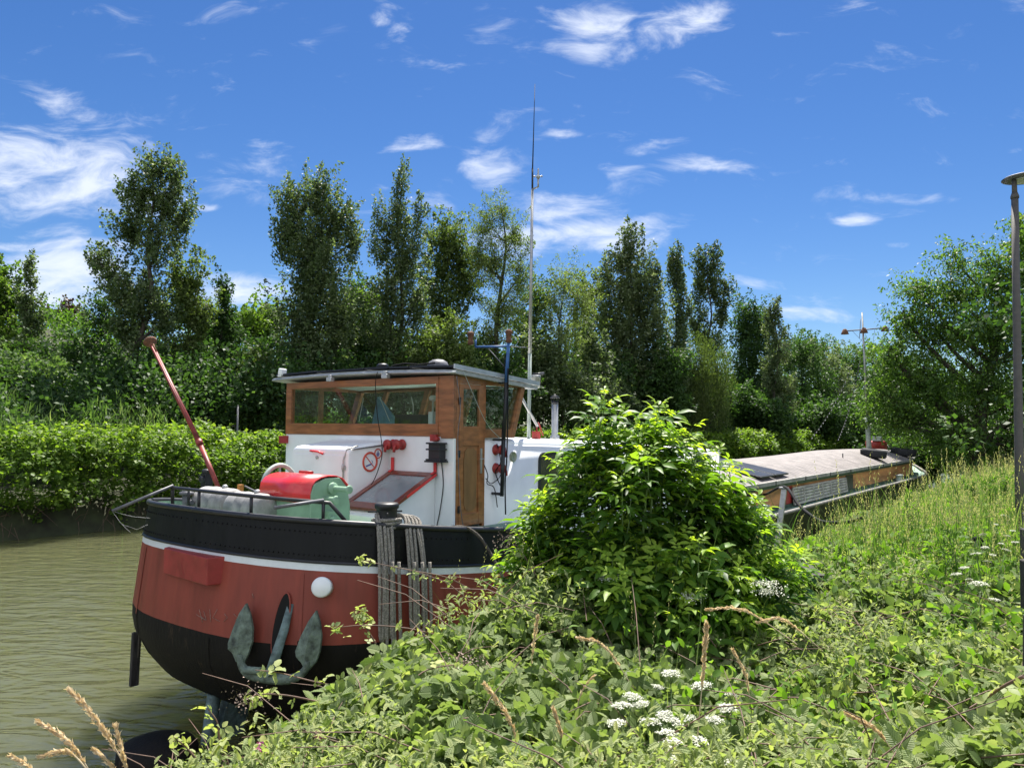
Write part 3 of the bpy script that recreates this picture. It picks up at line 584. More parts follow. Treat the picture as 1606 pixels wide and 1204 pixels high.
# wires outside
def wire(name, pts, r=.006, m='cable', parent=barge): mb = MB(); mb.tube(pts, r, 6); return mb.build(name, m, parent)
def pw(ax, val, *pp): return [onp(ax, val, *p_) for p_ in pp]
def smooth_pts(pts, n=6):
    pts = [Vector(p_) for p_ in pts]; out = []
    for i in range(len(pts)-1):
        p0 = pts[max(i-1, 0)]; p1 = pts[i]; p2 = pts[i+1]; p3 = pts[min(i+2, len(pts)-1)]
        for k in range(n):
            t_ = k/n; out.append(.5*((2*p1)+(p2-p0)*t_+(2*p0-5*p1+4*p2-p3)*t_*t_+(3*p1-p0-3*p2+p3)*t_**3))
    return out+[pts[-1]]
wire('dangling_cable', smooth_pts(pw('y', -.19, (592, 583), (589, 600), (590, 630), (593, 660), (598, 690)) + pw('y', -.6, (599, 715), (590, 745), (582, 760))))
wire('aerial_wire', smooth_pts(pw('x', 1.93, (716, 590), (722, 640), (718, 690), (722, 790), (727, 828))), .005, 'grey')
wire('stay_wire', smooth_pts(pw('x', 1.93, (727, 582), (748, 632), (766, 668), (788, 690))), .004, 'pole_green')
wire('socket_cable', smooth_pts(pw('y', -.012, (692, 722), (695, 760), (690, 800), (685, 824))), .006)
wire('loose_cable', smooth_pts(pw('x', 1.86, (759, 728), (765, 745), (764, 758), (775, 765), (780, 795))), .007)
wire('loose_cable', smooth_pts(pw('x', 1.86, (762, 750), (770, 758), (782, 750), (787, 740), (785, 760), (790, 775))), .006)
# aft lantern box
q = onp('y', 0, 691, 708); mb = MB(); mb.box(q.x-.10, q.x+.10, -.13, -.012, q.z-.10, q.z+.10)
for dz in (.10, -.115, .02): mb.box(q.x-.13, q.x+.13, -.155, -.014, q.z+dz, q.z+dz+.022)
mb.box(q.x-.15, q.x+.15, -.16, -.012, q.z-.14, q.z-.117); mb.build('stern_lantern', 'black', barge, bevel=.006)
q = onp('y', 0, 683, 687); mb = MB(); mb.box(q.x-.05, q.x+.06, -.06, -.011, q.z-.04, q.z+.05); mb.lathe([(.03, 0), (.03, .05), (.02, .06)], (q.x+.10, -.05, q.z-.01), (0, -1, 0), 12); mb.build('lantern_socket', 'red_dull', barge, bevel=.005)
def cee(name, p, axis):
    mb = MB(); ax = Vector(axis); sd = Vector((1, 0, 0)) if abs(ax.y) > .5 else Vector((0, 1, 0)); n_ = -1 if ax.y < 0 else 1
    o = Vector(p)
    mb.lathe([(.075, 0), (.075, .015), (.055, .02), (.055, .10), (.072, .105), (.072, .135), (.03, .14)], o, ax, 16)
    mb.tube([o+ax*.12+sd*.02, o+ax*.17+sd*.02+Vector((0, 0, -.03)), o+ax*.18+sd*.02+Vector((0, 0, -.10))], .02, 8)
    return mb.build(name, 'red_dull', barge)
q = onp('y', -.011, 617, 697); cee('power_socket', (q.x, -.011, q.z), (0, -1, 0)); q = onp('y', -.011, 631, 697); cee('power_socket', (q.x, -.011, q.z), (0, -1, 0))
q = onp('x', WX+.001, 777, 705); cee('power_socket', q, (1, 0, 0)); q = onp('x', WX+.001, 777, 734); cee('power_socket', q, (1, 0, 0))
q1 = onp('y', 0, 451, 692); mb = MB(); mb.box(q1.x-.10, q1.x+.02, -.1, .02, q1.z-.03, q1.z+.09); mb.build('port_side_lamp', 'red_dull', barge, bevel=.01)
# ---------------- companionway locker on the aft deck
LX0, LX1, LY = -.60, .59, -.76
mb = MB(); r_ = .07
top = lambda y: 3.56 + (y/LY)*(-.10)
pr = [(LX0, 2.40)]
vs = []; st = []
for y in (-.001, LY+.05, LY+.012, LY):
    t_ = top(y) - (0 if y > LY+.03 else (.018 if y > LY+.005 else .05)); row = [(LX0, y, 2.402), (LX0, y, t_-r_)]
    for a in range(0, 91, 15): row.append((LX0+r_-r_*math.cos(R(a)), y, t_-r_+r_*math.sin(R(a))))
    for a in range(0, 91, 15): row.append((LX1-r_+r_*math.sin(R(a)), y, t_-r_+r_*math.cos(R(a))))
    row += [(LX1, y, 2.402)]; st.append(len(row)); vs += row
k = st[0]; mb.add(vs, [(i*k+j, i*k+j+1, (i+1)*k+j+1, (i+1)*k+j) for i in range(3) for j in range(k-1)], 0, True)
mb.f.append(tuple(3*k+j for j in range(k))); mb.m.append(0); mb.sm.append(False)
lk = mb.build('companionway_locker', 'white', barge)
mb = MB(); fr = LY-.012
mb.box(LX0+.05, LX1-.09, fr, LY-.002, 2.46, 3.36); ld = mb.build('locker_door', 'white', lk, bevel=.006)
mb = MB(); q = onp('y', fr, 498, 704); mb.tube(smooth_pts([(q.x-.10, fr, 3.40), (q.x-.09, fr-.05, 3.41), (q.x+.07, fr-.05, 3.40), (q.x+.12, fr, 3.37)], 4), .014, 8); mb.build('locker_handle', 'red', lk)
for z in (2.62, 3.2):
    mb = MB(); mb.tube([(LX1-.075, fr-.012, z-.05), (LX1-.075, fr-.012, z+.05)], .013, 8); mb.box(LX1-.11, LX1-.04, fr-.006, fr+.002, z-.03, z+.03); mb.build('hinge', 'steel', lk)
mb = MB(); mb.tube([(LX1-.075, fr-.008, 2.5), (LX1-.075, fr-.008, 3.30), (LX1-.04, fr+.02, 3.44), (LX1+.03, -.62, 3.49)], .010, 6); q = onp('y', fr, 498, 717); mb.lathe([(.022, 0), (.022, .02), (.01, .025)], (q.x, fr, q.z), (0, -1, 0), 10); mb.build('locker_trim', 'steel', lk)
mb = MB(); mb.tube([(LX1+.012, -.05, 3.50), (LX1+.012, -.70, 3.44)], .010, 6); mb.box(LX1-.02, LX1+.05, -.06, -.01, 3.50, 3.53); mb.build('locker_strap', 'grey', lk)
# signs on the locker's side: no smoking ring, and a small round sign
def ring_sign(name, px, py, r, kind_):
    q = onp('x', LX1+.002, px, py); sg = MB(); sg.lathe([(r, 0), (r, .003)], q, (1, 0, 0), 28); s_ = sg.build(name, 'sign_white', lk)
    mb = MB(); mb.torus(q+Vector((.004, 0, 0)), (1, 0, 0), r-.012*r/.1, .009*r/.1+.003, 28, 6)
    if kind_: mb.bar(q+Vector((.005, .62*r, -.62*r)), q+Vector((.005, -.62*r, .62*r)), .012, .006, upv=(1, 0, 0))
    mb.build('sign_ring', 'sign_red', s_)
    mb = MB()
    if kind_: mb.bar(q+Vector((.004, -.5*r, -.42*r)), q+Vector((.004, .25*r, -.2*r)), .02, .004, upv=(1, 0, 0)); mb.tube([q+Vector((.004, .3*r, -.15*r)), q+Vector((.004, .35*r, 0)), q+Vector((.004, .2*r, .15*r))], .004, 5)
    else: mb.bar(q+Vector((.004, 0, -.45*r)), q+Vector((.004, 0, .5*r)), .014, .004, upv=(1, 0, 0)); mb.bar(q+Vector((.004, -.4*r, 0)), q+Vector((.004, .4*r, 0)), .012, .004, upv=(1, 0, 0)); mb.torus(q+Vector((.004, 0, -.2*r)), (1, 0, 0), .3*r, .005, 12, 5)
    mb.build('sign_symbol', 'sign_blue', s_)
ring_sign('no_smoking_sign', 580, 724, .14, 1); ring_sign('round_sign', 592.5, 711, .07, 0)
# ---------------- sloping skylight hatch
SLx0, SLx1 = LX1+.002, 1.46
def sl(y): return 3.10 + y*(-.0) + (y/-.95)*(-.42) if y < 0 else 3.10
mb = MB(); mb.prism([(SLx0, -.002, 2.402), (SLx0, -.95, 2.402), (SLx0, -.95, 2.62), (SLx0, -.90, 2.66), (SLx0, -.002, 3.09)], (SLx1-SLx0, 0, 0)); mb.build('skylight_casing', 'white', barge, bevel=.01)
sa = math.atan2(3.09-2.66, .898); sdir = Vector((0, -math.cos(sa), -math.sin(sa))); snr = Vector((0, -math.sin(sa), math.cos(sa))); so = Vector((0, -.01, 3.10))
def S3(x, d, h=0): return Vector((x, 0, 0)) + so + sdir*d + snr*h
mb = MB(); fx0, fx1, fl = SLx0+.03, SLx1+.05, .98
def sbox(x0, x1, d0, d1, h0, h1, mi=0):
    P_ = [S3(x, d, h) for x in (x0, x1) for d in (d0, d1) for h in (h0, h1)]; mb.add(P_, [(0, 1, 3, 2), (4, 6, 7, 5), (0, 4, 5, 1), (2, 3, 7, 6), (0, 2, 6, 4), (1, 5, 7, 3)], mi)
sbox(fx0, fx0+.09, 0, fl, .004, .05); sbox(fx1-.09, fx1, 0, fl, .004, .05); sbox(fx0+.09, fx1-.09, 0, .10, .005, .048); sbox(fx0+.09, fx1-.09, fl-.14, fl-.001, .005, .048)
hf = mb.build('skylight_frame', 'mahogany', barge, bevel=.006)
mb = MB(); sbox(fx0+.085, fx1-.085, .095, fl-.135, .02, .032); mb.build('skylight_pane', 'hatch_glass', hf)
for x in (fx0+.02, fx1-.06):
    mb = MB(); sbox(x-.005, x+.045, -.0, .06, .05, .062); mb.box(x-.005, x+.045, -.03, -.012, 3.10, 3.32); mb.build('skylight_bracket', 'red', hf, bevel=.004)
for x in (fx0-.004, fx1+.001): mb = MB(); sbox(x, x+.004, .02, .62, .01, .045); mb.build('frame_edging', 'red', hf)
# ---------------- anchor windlass (pale green, red cover)
wy = -1.62
def P(px, py, y=wy): return onp('y', y, px, py)
mb = MB(); a = P(434, 770); b = P(508, 770); zc = 2.92; rr_ = .25
def drumprof(x, yc=wy, z0=2.402): return [(x, yc-.29, z0), (x, yc-.295, 2.97), (x, yc-.25, 3.08), (x, yc-.08, 3.14), (x, yc+.12, 3.14), (x, yc+.24, 3.02), (x, yc+.29, 2.8), (x, yc+.29, z0)]
x0, x1 = .33, 1.26
mb.prism(drumprof(x1), (.04, 0, 0)); mb.prism(drumprof(x0), (.03, 0, 0)); mb.box(x0+.03, x1, wy-.27, wy+.26, 2.402, 2.90)
wl = mb.build('anchor_windlass', 'green', barge, bevel=.008)
mb = MB(); pts = [(wy-.305, 2.97), (wy-.285, 3.06), (wy-.23, 3.12), (wy-.15, 3.155), (wy-.05, 3.17), (wy+.08, 3.165), (wy+.18, 3.13), (wy+.26, 3.05), (wy+.30, 2.94)]
vs = [(x, y, z) for x in (x0-.01, x1+.03) for y, z in [(wy-.31, 2.86)]+pts]; k = len(pts)+1
mb.add(vs, [(j, j+1, k+j+1, k+j) for j in range(k-1)], 0, True)
cv = mb.build('windlass_cover', 'red', wl); sm_ = cv.modifiers.new('thick', 'SOLIDIFY'); sm_.thickness = .012
mb = MB(); 
for i, (dy, dz) in enumerate(((0, 0), (-.09, -.12))):
    mb.tube([(x1+.04, wy+dy, 3.02+dz), (x1+.34-.12*i, wy+dy, 3.02+dz)], .032, 12); mb.lathe([(.05, 0), (.05, .02), (.03, .03)], (x1+.34-.12*i, wy+dy, 3.02+dz), (1, 0, 0), 12)
mb.lathe([(.07, 0), (.07, .04), (.03, .06)], (x1+.04, wy, 3.02), (1, 0, 0), 16); mb.lathe([(.06, 0), (.06, .03), (.045, .05), (.045, .09), (.02, .10)], (x1+.04, wy-.03, 2.66), (1, 0, 0), 14)
mb.box(x1+.04, x1+.10, wy-.08, wy+.03, 2.55, 2.76); mb.build('windlass_shaft', 'green', wl, bevel=.004)
mb = MB(); o_ = Vector((x0-.10, wy+.05, 2.98)); mb.torus(o_, (1, .12, 0), .27, .030, 40, 10); mb.lathe([(.05, -.05), (.05, .14)], o_, (1, 0, 0), 12)
for i in range(5): a_ = 2*math.pi*i/5+.3; mb.tube([o_, o_+Vector((0, math.cos(a_), math.sin(a_)))*.26], .014, 6)
mb.build('hand_wheel', 'pole_green', wl)
mb = MB(); q = P(480, 740, -1.35); mb.tube([(q.x, -1.35, 3.0), (q.x, -1.35, q.z)], .02, 8); mb.tube([(q.x-.13, -1.35, q.z), (q.x+.13, -1.35, q.z)], .018, 8); mb.build('brake_handle', 'red_dull', wl)
# gas drums lying on the aft deck
def drum(x, y, r, L, lab, zc):
    t_ = thing('fuel_drum', lab, 'drum', (x, y, 2.402), 'grey drums on the aft deck')
    mb = MB(); pr = [(r*.2, -L/2-.04), (r*.75, -L/2-.03), (r*.96, -L/2), (r, -L/2+.03), (r, -L*.17), (r*1.03, -L*.16), (r*1.03, -L*.14), (r, -L*.13), (r, L*.13), (r*1.03, L*.14), (r*1.03, L*.16), (r, L*.17), (r, L/2-.03), (r*.96, L/2), (r*.75, L/2+.03), (r*.2, L/2+.04)]
    mb.lathe(pr, (x, y, zc), (1, 0, 0), 28); mb.build('barrel', 'drum', t_)
    mb = MB(); mb.lathe([(.035, 0), (.035, .03), (.02, .045)], (x+L*.2, y, zc+r-.005), (0, 0, 1), 10); mb.build('filler_cap', 'steel', t_)
    mb = MB()
    for sx_ in (-.3, .3): mb.box(x+L*sx_-.03, x+L*sx_+.03, y-r*.7, y+r*.7, 2.402, 2.402+.08)
    mb.build('cradle', 'black', t_)
drum(-.50, -1.95, .215, .64, 'grey drum lying behind the stern rail, the left one of the two', 2.74)
drum(.30, -2.02, .20, .60, 'smooth grey drum lying beside the green windlass on the aft deck', 2.74)
# valves and pipework behind the drums
for px in (377, 427):
    mb = MB(); q = P(px, 770, -1.45); mb.tube([(q.x, -1.45, 2.41), (q.x, -1.45, q.z+.02)], .022, 8); mb.box(q.x-.03, q.x+.03, -1.48, -1.42, q.z, q.z+.09); mb.build('deck_pin', 'orange', barge)
q = P(377, 770, -1.45); q2 = P(427, 770, -1.45)
mb = MB(); mb.tube([(q.x-.05, -1.5, q.z-.05), (q2.x+.25, -1.5, q.z-.05)], .018, 8); mb.tube([(q.x+.18, -1.52, q.z-.12), (q.x+.18, -1.52, q.z+.0)], .02, 8); mb.box(q2.x+.05, q2.x+.3, -1.6, -1.45, 2.4, q.z-.06); mb.tube([P(384, 762, -1.4), P(440, 790, -1.4)], .012, 6); mb.tube([P(420, 785, -1.3), P(438, 758, -1.3), P(452, 748, -1.3)], .014, 6)
mb.build('pipe_fittings', 'grey', barge)
mb = MB(); q = P(280, 790, -2.2); mb.box(q.x-.14, q.x+.16, -2.35, -2.0, 2.41, 2.60); mb.build('deck_box', 'green', barge, bevel=.01)
q = P(292, 790, -2.2); mb = MB(); mb.tube([(q.x, -2.2, 2.6), (q.x, -2.2, 2.92)], .05, 10); mb.lathe([(.09, 0), (.09, .03), (.03, .05)], (q.x, -2.2, 2.86), (0, 0, 1), 14); mb.tube([(q.x, -2.2, 2.75), (q.x+.14, -2.2, 2.77)], .03, 8); mb.build('deck_valve', 'grey', barge)
mb = MB(); q = P(303, 798, -2.0); mb.box(q.x-.12, q.x+.14, -2.1, -1.8, 2.6, 2.64); mb.build('hatch_lid', 'red_dull', barge)
# post and spar
mb = MB(); yp = -1.45; q0 = P(323, 800, yp); q1 = P(319, 737, yp)
mb.prism([(q0.x-.06, yp-.06, 2.40), (q0.x+.06, yp-.06, 2.40), (q0.x+.06, yp+.06, 2.40), (q0.x-.06, yp+.06, 2.40)], (0, 0, q1.z-2.44)); mb.lathe([(.075, 0), (.075, .04), (.05, .06)], (q0.x, yp, q1.z-.04), (0, 0, 1), 12); mb.lathe([(.05, 0), (.05, .05), (.03, .06)], (q0.x+.02, yp-.06, q1.z-.12), (0, -1, 0), 12)
mb.build('spar_post', 'black', barge, bevel=.008)
mb = MB(); y2 = -1.5; A_ = P(344, 768, y2); B_ = P(311, 690, y2-.03); T_ = P(238, 541, y2-.1)
mb.tube([A_, A_.lerp(B_, .9)], [.032, .036], 12, 0); mb.tube([A_.lerp(B_, .9), B_], [.05, .048], 12); mb.tube([B_, B_.lerp(T_, .5), T_], [.036, .033, .03], 12); mb.tube([B_+Vector((.035, -.03, 0)), T_+Vector((.03, -.03, .0))], .012, 6)
sp = mb.build('leaning_spar', 'spar', barge)
mb = MB(); dd = (T_-B_).normalized(); mb.lathe([(.035, -.12), (.045, -.06), (.06, -.02), (.095, .0), (.10, .035), (.085, .055), (.0, .06)], T_+dd*.05, dd, 18); mb.tube([T_-dd*.15+Vector((.03, 0, 0)), T_+dd*.02+Vector((.05, 0, 0))], .014, 6); mb.build('spar_cap', 'rust', sp)
mb = MB(); mb.tube([A_, P(341, 800, y2)], [.035, .04], 10); mb.build('spar_foot', 'black', sp)
# stern hand rail
mb = MB(); z_ = 3.02
def hr(t_, dz): y_ = -.3-2.3*math.cos(R(t_))**.75; q = hull_pt(t_, gz(y_)); return Vector((q.x*.97, q.y*.98+.0, gz(y_)+dz))
rail_t = [-28, -20, -12, -4, 4, 12, 20, 27, 33]
rail = [hr(t_, .20) for t_ in rail_t]
def tt(px, py):    # stern position whose rim falls on this picture column
    best = min(np.arange(-40, 88, .25), key=lambda a: abs(pix(hull_pt(a, gz(-.3-2.3*math.cos(R(a))**.75)))[0]-px) + (0 if a > -35 else 9)); return best
ta, tb, tcx, td, te = tt(262, 0), tt(305, 0), tt(390, 0), tt(507, 0), tt(547, 0)
ts = np.linspace(ta, td, 14); rp = [hr(x_, .235-.02*i/13) for i, x_ in enumerate(ts)]
end = [hr(td+(te-td)*.25, .215), hr(td+(te-td)*.55, .13), hr(te, .0)]
mb.tube([rp[0]+Vector((-.02, .02, -.24)), rp[0]+Vector((0, 0, -.04))]+rp+end, .021, 10)
for t_ in (tb, tcx, td): q = hr(t_, 0); mb.tube([q, q+Vector((0, 0, .225))], .019, 8)
q = hr(ta+1, 0); mb.tube([q+Vector((.12, .12, 0)), q+Vector((.12, .12, .24))], .016, 8)
mb.build('stern_rail', 'rail', barge)
mb = MB(); q1 = hr(ta, .25); l, d = ray(178, 801); D_ = (G(q1)).y-.25; q0 = W(176, 801, D_); mb.tube([q0, q1+Vector((.02, 0, .01))], .019, 10); mb.build('projecting_pipe', 'grey', barge)
mb = MB(); rw = random.Random(3)
for (x_, y_) in ((205, 835), (235, 812)): q2 = W(x_, y_, D_+rw.uniform(0, .15)); mb.tube(smooth_pts([q0, q0.lerp(q2, .5)+Vector((0, 0, -.02)), q2], 4), .0012, 4)
mb.tube([W(192, 822, D_), W(215, 830, D_+.05), W(232, 822, D_+.1)], .001, 4); mb.build('cobweb', 'web', barge)
mb = MB(); q1 = hr(td, .24); D2 = G(q1).y-.1; q0 = W(430, 796, D2-.25); mb.tube([q0, q1], .019, 10); mb.build('loose_pipe', 'grey', barge)
# bollard pair on the gunwale
BT = tt(617, 0); bq = hr(BT, 0); bq = bq + Vector((-.07, .0, -.05))
mb = MB(); mb.lathe([(.14, 0), (.12, .04), (.115, .22), (.12, .24), (.135, .25), (.135, .29), (.12, .305), (0, .31)], bq, (0, 0, 1), 24); mb.build('mooring_bollard', 'black', barge)
mb = MB(); mb.tube([bq+Vector((-.16, .14, .20)), bq+Vector((.16, -.14, .20))], .012, 8); mb.tube([bq+Vector((.10, .14, .21)), bq+Vector((-.2, -.1, .20))], .010, 8); mb.build('bollard_pins', 'black', barge)
def coil(name, cx, npx, lens, lab, gp, seed):
    t_ = thing(name, lab, 'rope', bq, gp); r0 = random.Random(seed); mb = MB()
    for i, dx in enumerate(npx):
        px0 = cx+dx; tq = tt(px0, 0); out = hr(tq, .03); nrm = Vector((out.x, out.y+.3, 0)).normalized(); low = lens[i]
        side = Vector((nrm.y, -nrm.x, 0))*-1
        p_in = bq + (out-bq)*.25 + Vector((0, 0, .13+.03*r0.random())); p_top = out + Vector((0, 0, .06+.03*r0.random())) - nrm*.02
        p_o = out + nrm*(.10+.02*r0.random()) + Vector((0, 0, -.08)); pts = [p_in, p_top, p_o]
        q = hull_pt(tq, gz(out.y)-low*.5); pts.append(Vector((q.x, q.y, gz(out.y)-low*.5)) + nrm*(.10)+side*r0.uniform(-.015, .015))
        q = hull_pt(tq, gz(out.y)-low); e = Vector((q.x, q.y, gz(out.y)-low)) + nrm*.07; pts.append(e)
        if i % 2 == 0: pts += [e+side*.035+Vector((0, 0, -.03)), e+side*.06+Vector((0, 0, .05)), Vector((pts[-3+1].x, pts[-3+1].y, gz(out.y)-.35))*1 + side*.05]
        mb.tube(smooth_pts(pts, 5), .019, 8)
    mb.build('hanging_rope', 'rope' , t_)
    mb = MB()
    for k in range(3):
        pts = [bq+Vector((math.cos(a)*.155, math.sin(a)*.155, .05+.035*k+.01*math.sin(a+k))) for a in np.linspace(0, 2*math.pi, 18)]; mb.tube(pts, .02, 8)
    if seed == 1: mb.build('rope_turns', 'rope', t_)
coil('mooring_rope', 603, (-10, -6, 0, 5, 11), (1.12, 1.2, 1.25, 1.15, 1.22), 'grey mooring rope hanging in loops over the bulwark, left coil below the bollard', 'mooring ropes over the bulwark', 1)
coil('mooring_rope', 649, (-12, -7, -1, 5, 10), (1.0, 1.05, 1.1, .95, 1.0), 'grey mooring rope hanging in loops over the bulwark, coil on the right of the bollard', 'mooring ropes over the bulwark', 2)
t_ = thing('shore_line', 'weathered mooring rope running from the deck edge down towards the bramble bank', 'rope', (2.4, -.3, 2.4)); mb = MB()
mb.tube(smooth_pts([onp('x', 2.38, 697, 833), onp('x', 2.42, 712, 826), onp('x', 2.5, 735, 829), onp('x', 2.62, 757, 848), onp('x', 2.8, 780, 888), onp('x', 3.1, 800, 930)]), .02, 8); mb.build('rope', 'rope_dark', t_)
# ---------------- things on the hull
def hull_at(px, py):
    best = None
    for t_ in np.arange(-30, 80, 1.0):
        for z in np.arange(.5, 2.7, .04):
            u = pix(hull_pt(t_, z)); e = (u[0]-px)**2+(u[1]-py)**2
            if best is None or e < best[0]: best = (e, t_, z)
    _, t_, z = best
    for st_ in (.2, .05):
        for dt in np.arange(-5, 6)*st_*2:
            for dz in np.arange(-5, 6)*st_*.05:
                u = pix(hull_pt(t_+dt, z+dz)); e = (u[0]-px)**2+(u[1]-py)**2
                if e < best[0]: best = (e, t_+dt, z+dz)
        _, t_, z = best
    q = hull_pt(t_, z); du = hull_pt(t_+1, z)-hull_pt(t_-1, z); dv = hull_pt(t_, z+.05)-hull_pt(t_, z-.05); nrm = du.cross(dv).normalized()
    if nrm.dot(CAML-q) < 0: nrm = -nrm
    return q, du.normalized(), nrm, t_
q, u, nrm, _ = hull_at(508, 921); mb = MB(); ax = (nrm+Vector((0, 0, .12))).normalized(); mb.lathe([(.10, -.03), (.10, .10), (.105, .11), (.105, .15), (.09, .165), (0, .17)], q, ax, 28); mb.build('exhaust_cap', 'white', barge)
# box bracket on the stern
q, u, nrm, _ = hull_at(305, 880); A_, _, _, _ = hull_at(258, 868); B_, _, _, _ = hull_at(352, 868); zt = (A_.z+B_.z)/2+.03
c1 = Vector((q.x, q.y, 0))+Vector((nrm.x, nrm.y, 0)).normalized()*.02
oo = Vector((nrm.x, nrm.y, 0)).normalized()
pA = Vector((A_.x, A_.y, 0)); pB = Vector((B_.x, B_.y, 0)); f1 = W(257, 866, G(pA).y-.12); f2 = W(325, 878, G(q).y-.40); f3 = pB
poly = [Vector((pA.x, pA.y, 0))-oo*.12, Vector((f1.x, f1.y, 0)), Vector((f2.x, f2.y, 0)), Vector((f3.x, f3.y, 0))-oo*.05+Vector((.02, 0, 0)), Vector((q.x, q.y, 0))-oo*.25]
mb = MB(); mb.prism([Vector((p_.x, p_.y, zt-.30)) for p_ in poly], (0, 0, .30)); mb.build('rudder_box', 'box_red', barge, bevel=.01)
# hawse slot
q, u, nrm, t0_ = hull_at(437, 983); v = nrm.cross(u).normalized(); v = v if v.z > 0 else -v
def onhull(a, b, h): return q + u*a + v*b + nrm*h
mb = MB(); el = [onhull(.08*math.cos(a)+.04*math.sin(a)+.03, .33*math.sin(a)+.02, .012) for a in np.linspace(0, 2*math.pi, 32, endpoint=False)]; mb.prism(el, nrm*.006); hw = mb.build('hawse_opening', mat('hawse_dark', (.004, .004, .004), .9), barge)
mb = MB(); mb.tube([onhull(.083*math.cos(a)+.04*math.sin(a)+.03, .335*math.sin(a)+.02, .012) for a in np.linspace(0, 2*math.pi, 33)], .009, 6); mb.build('hawse_rim', 'hull_red', hw)
# scratches in the paint
mb = MB(); rs = random.Random(5)
for seg in ([(308, 963), (322, 972)], [(313, 955), (318, 975)], [(320, 958), (324, 972), (315, 966)], [(329, 955), (331, 975)], [(341, 955), (334, 968), (345, 974)], [(352, 962), (357, 968), (351, 974)], [(367, 962), (373, 968), (369, 973)], [(396, 930), (398, 937)]):
    mb = MB(); mb.tube([hull_at(*s_)[0]+nrm*.004 for s_ in seg], .0028, 4); mb.build('paint_scratch', 'bud', barge)
# anchor
D0 = G(q).y
an = thing('anchor', 'weathered verdigris anchor with two broad flukes hauled up against the red and black stern', 'anchor', q)
S_ = 1/1190*D0
def a2(px, py, h): return q + u*((px-437)*S_*1.04) + v*(-(py-983)*S_) + nrm*h
def fluke(L, ridge):
    n_ = len(L); back = [a2(x_, y_, .06) for x_, y_ in L]; front = [a2(x_, y_, .095) for x_, y_ in L]; mbx = MB(); m_ = len(ridge)
    V_ = back+front+[a2(x_, y_, h_) for x_, y_, h_ in ridge]; fs = [(i, (i+1) % n_, n_+(i+1) % n_, n_+i) for i in range(n_)] + [tuple(reversed(range(n_)))]
    near = [min(range(m_), key=lambda r_: abs(ridge[r_][1]-L[i][1])) for i in range(n_)]
    for i in range(n_):
        j = (i+1) % n_; fs.append((n_+i, n_+j, 2*n_+near[i]))
        if near[j] != near[i]: fs.append((n_+j, 2*n_+near[j], 2*n_+near[i]))
    mbx.add(V_, fs, 0); return mbx
FL = [(388, 949), (378, 965), (370, 988), (364, 1010), (365, 1018), (373, 1024), (380, 1036), (393, 1036), (398, 1024), (403, 1005), (402, 985), (396, 965)]
fluke(FL, [(388, 956, .12), (386, 985, .15), (384, 1012, .15), (386, 1034, .12)]).build('fluke', 'anchor', an)
FR = [(501, 953), (490, 970), (480, 992), (473, 1014), (475, 1022), (484, 1030), (490, 1040), (496, 1040), (506, 1028), (511, 1012), (512, 990), (508, 970)]
fluke(FR, [(501, 960, .12), (497, 988, .15), (493, 1015, .15), (493, 1037, .12)]).build('fluke', 'anchor', an)
mb = MB(); cr_ = [(386, 1024), (390, 1038), (399, 1048), (412, 1053), (440, 1055), (468, 1054), (484, 1047), (493, 1037), (495, 1026)]
mb.tube(smooth_pts([a2(x_, y_, .11) for x_, y_ in cr_], 3), list(np.interp(np.linspace(0, 8, 25), range(9), [.03, .04, .048, .052, .058, .052, .045, .038, .03])), 8); mb.build('crown', 'anchor', an)
mb = MB(); mb.tube([a2(452, 948, -.03), a2(449, 985, .03), a2(443, 1018, .07), a2(437, 1050, .10)], [.045, .06, .068, .072], 4); mb.build('shank', 'anchor_blue', an)
mb = MB(); mb.lathe([(.04, -.10), (.04, .10)], a2(415, 1044, .17), u, 10); mb.lathe([(.035, -.05), (.035, .06)], a2(440, 1045, .16), nrm, 10); mb.build('crown_pin', 'anchor', an)
# hanging fender board and its rope at the far side of the stern
mb = MB(); tq = -34
Pt = W(240, 800, 10.1); t_ = thing('fender_board', 'narrow dark timber fender board hanging on a rope beside the stern', 'fender', W(216, 1030, 10.0))
tp = W(214, 990, 9.9); bt = W(215, 1075, 9.9); mb.box(tp.x-.025, tp.x+.03, tp.y-.06, tp.y+.05, bt.z, tp.z, rot=Matrix.Rotation(R(2), 3, 'Y')); mb.build('plank', 'post', t_, bevel=.01)
mb = MB(); mb.tube([hull_pt(-22, 2.75), W(238, 850, 9.8), W(221, 950, 9.8), W(219, 985, 9.85), W(217, 1030, 9.82)], .014, 6); mb.build('fender_rope', 'rope_dark', t_)
# stern post / rudder and a submerged pile head
mb = MB(); mb.prism([(-.07, -2.45, -.6), (.07, -2.45, -.6), (.07, -2.1, -.6), (-.07, -2.1, -.6)], (0, .45, 1.35)); mb.tube([(0, -2.38, -.5), (0, -2.25, .55)], .08, 12); mb.build('rudder_post', 'anchor_blue', barge)
pb = W(248, 1165, 8.55); t_ = thing('mooring_pile', 'dark rounded pile head standing in the water behind the stern', 'pile', (pb.x, pb.y, 0))
mb = MB(); mb.lathe([(.42, -1.0), (.42, .12), (.415, .2), (.36, .27), (.22, .31), (0, .32)], (pb.x, pb.y, 0), (0, 0, 1), 32); mb.build('pile_head', 'hull_bottom', t_)
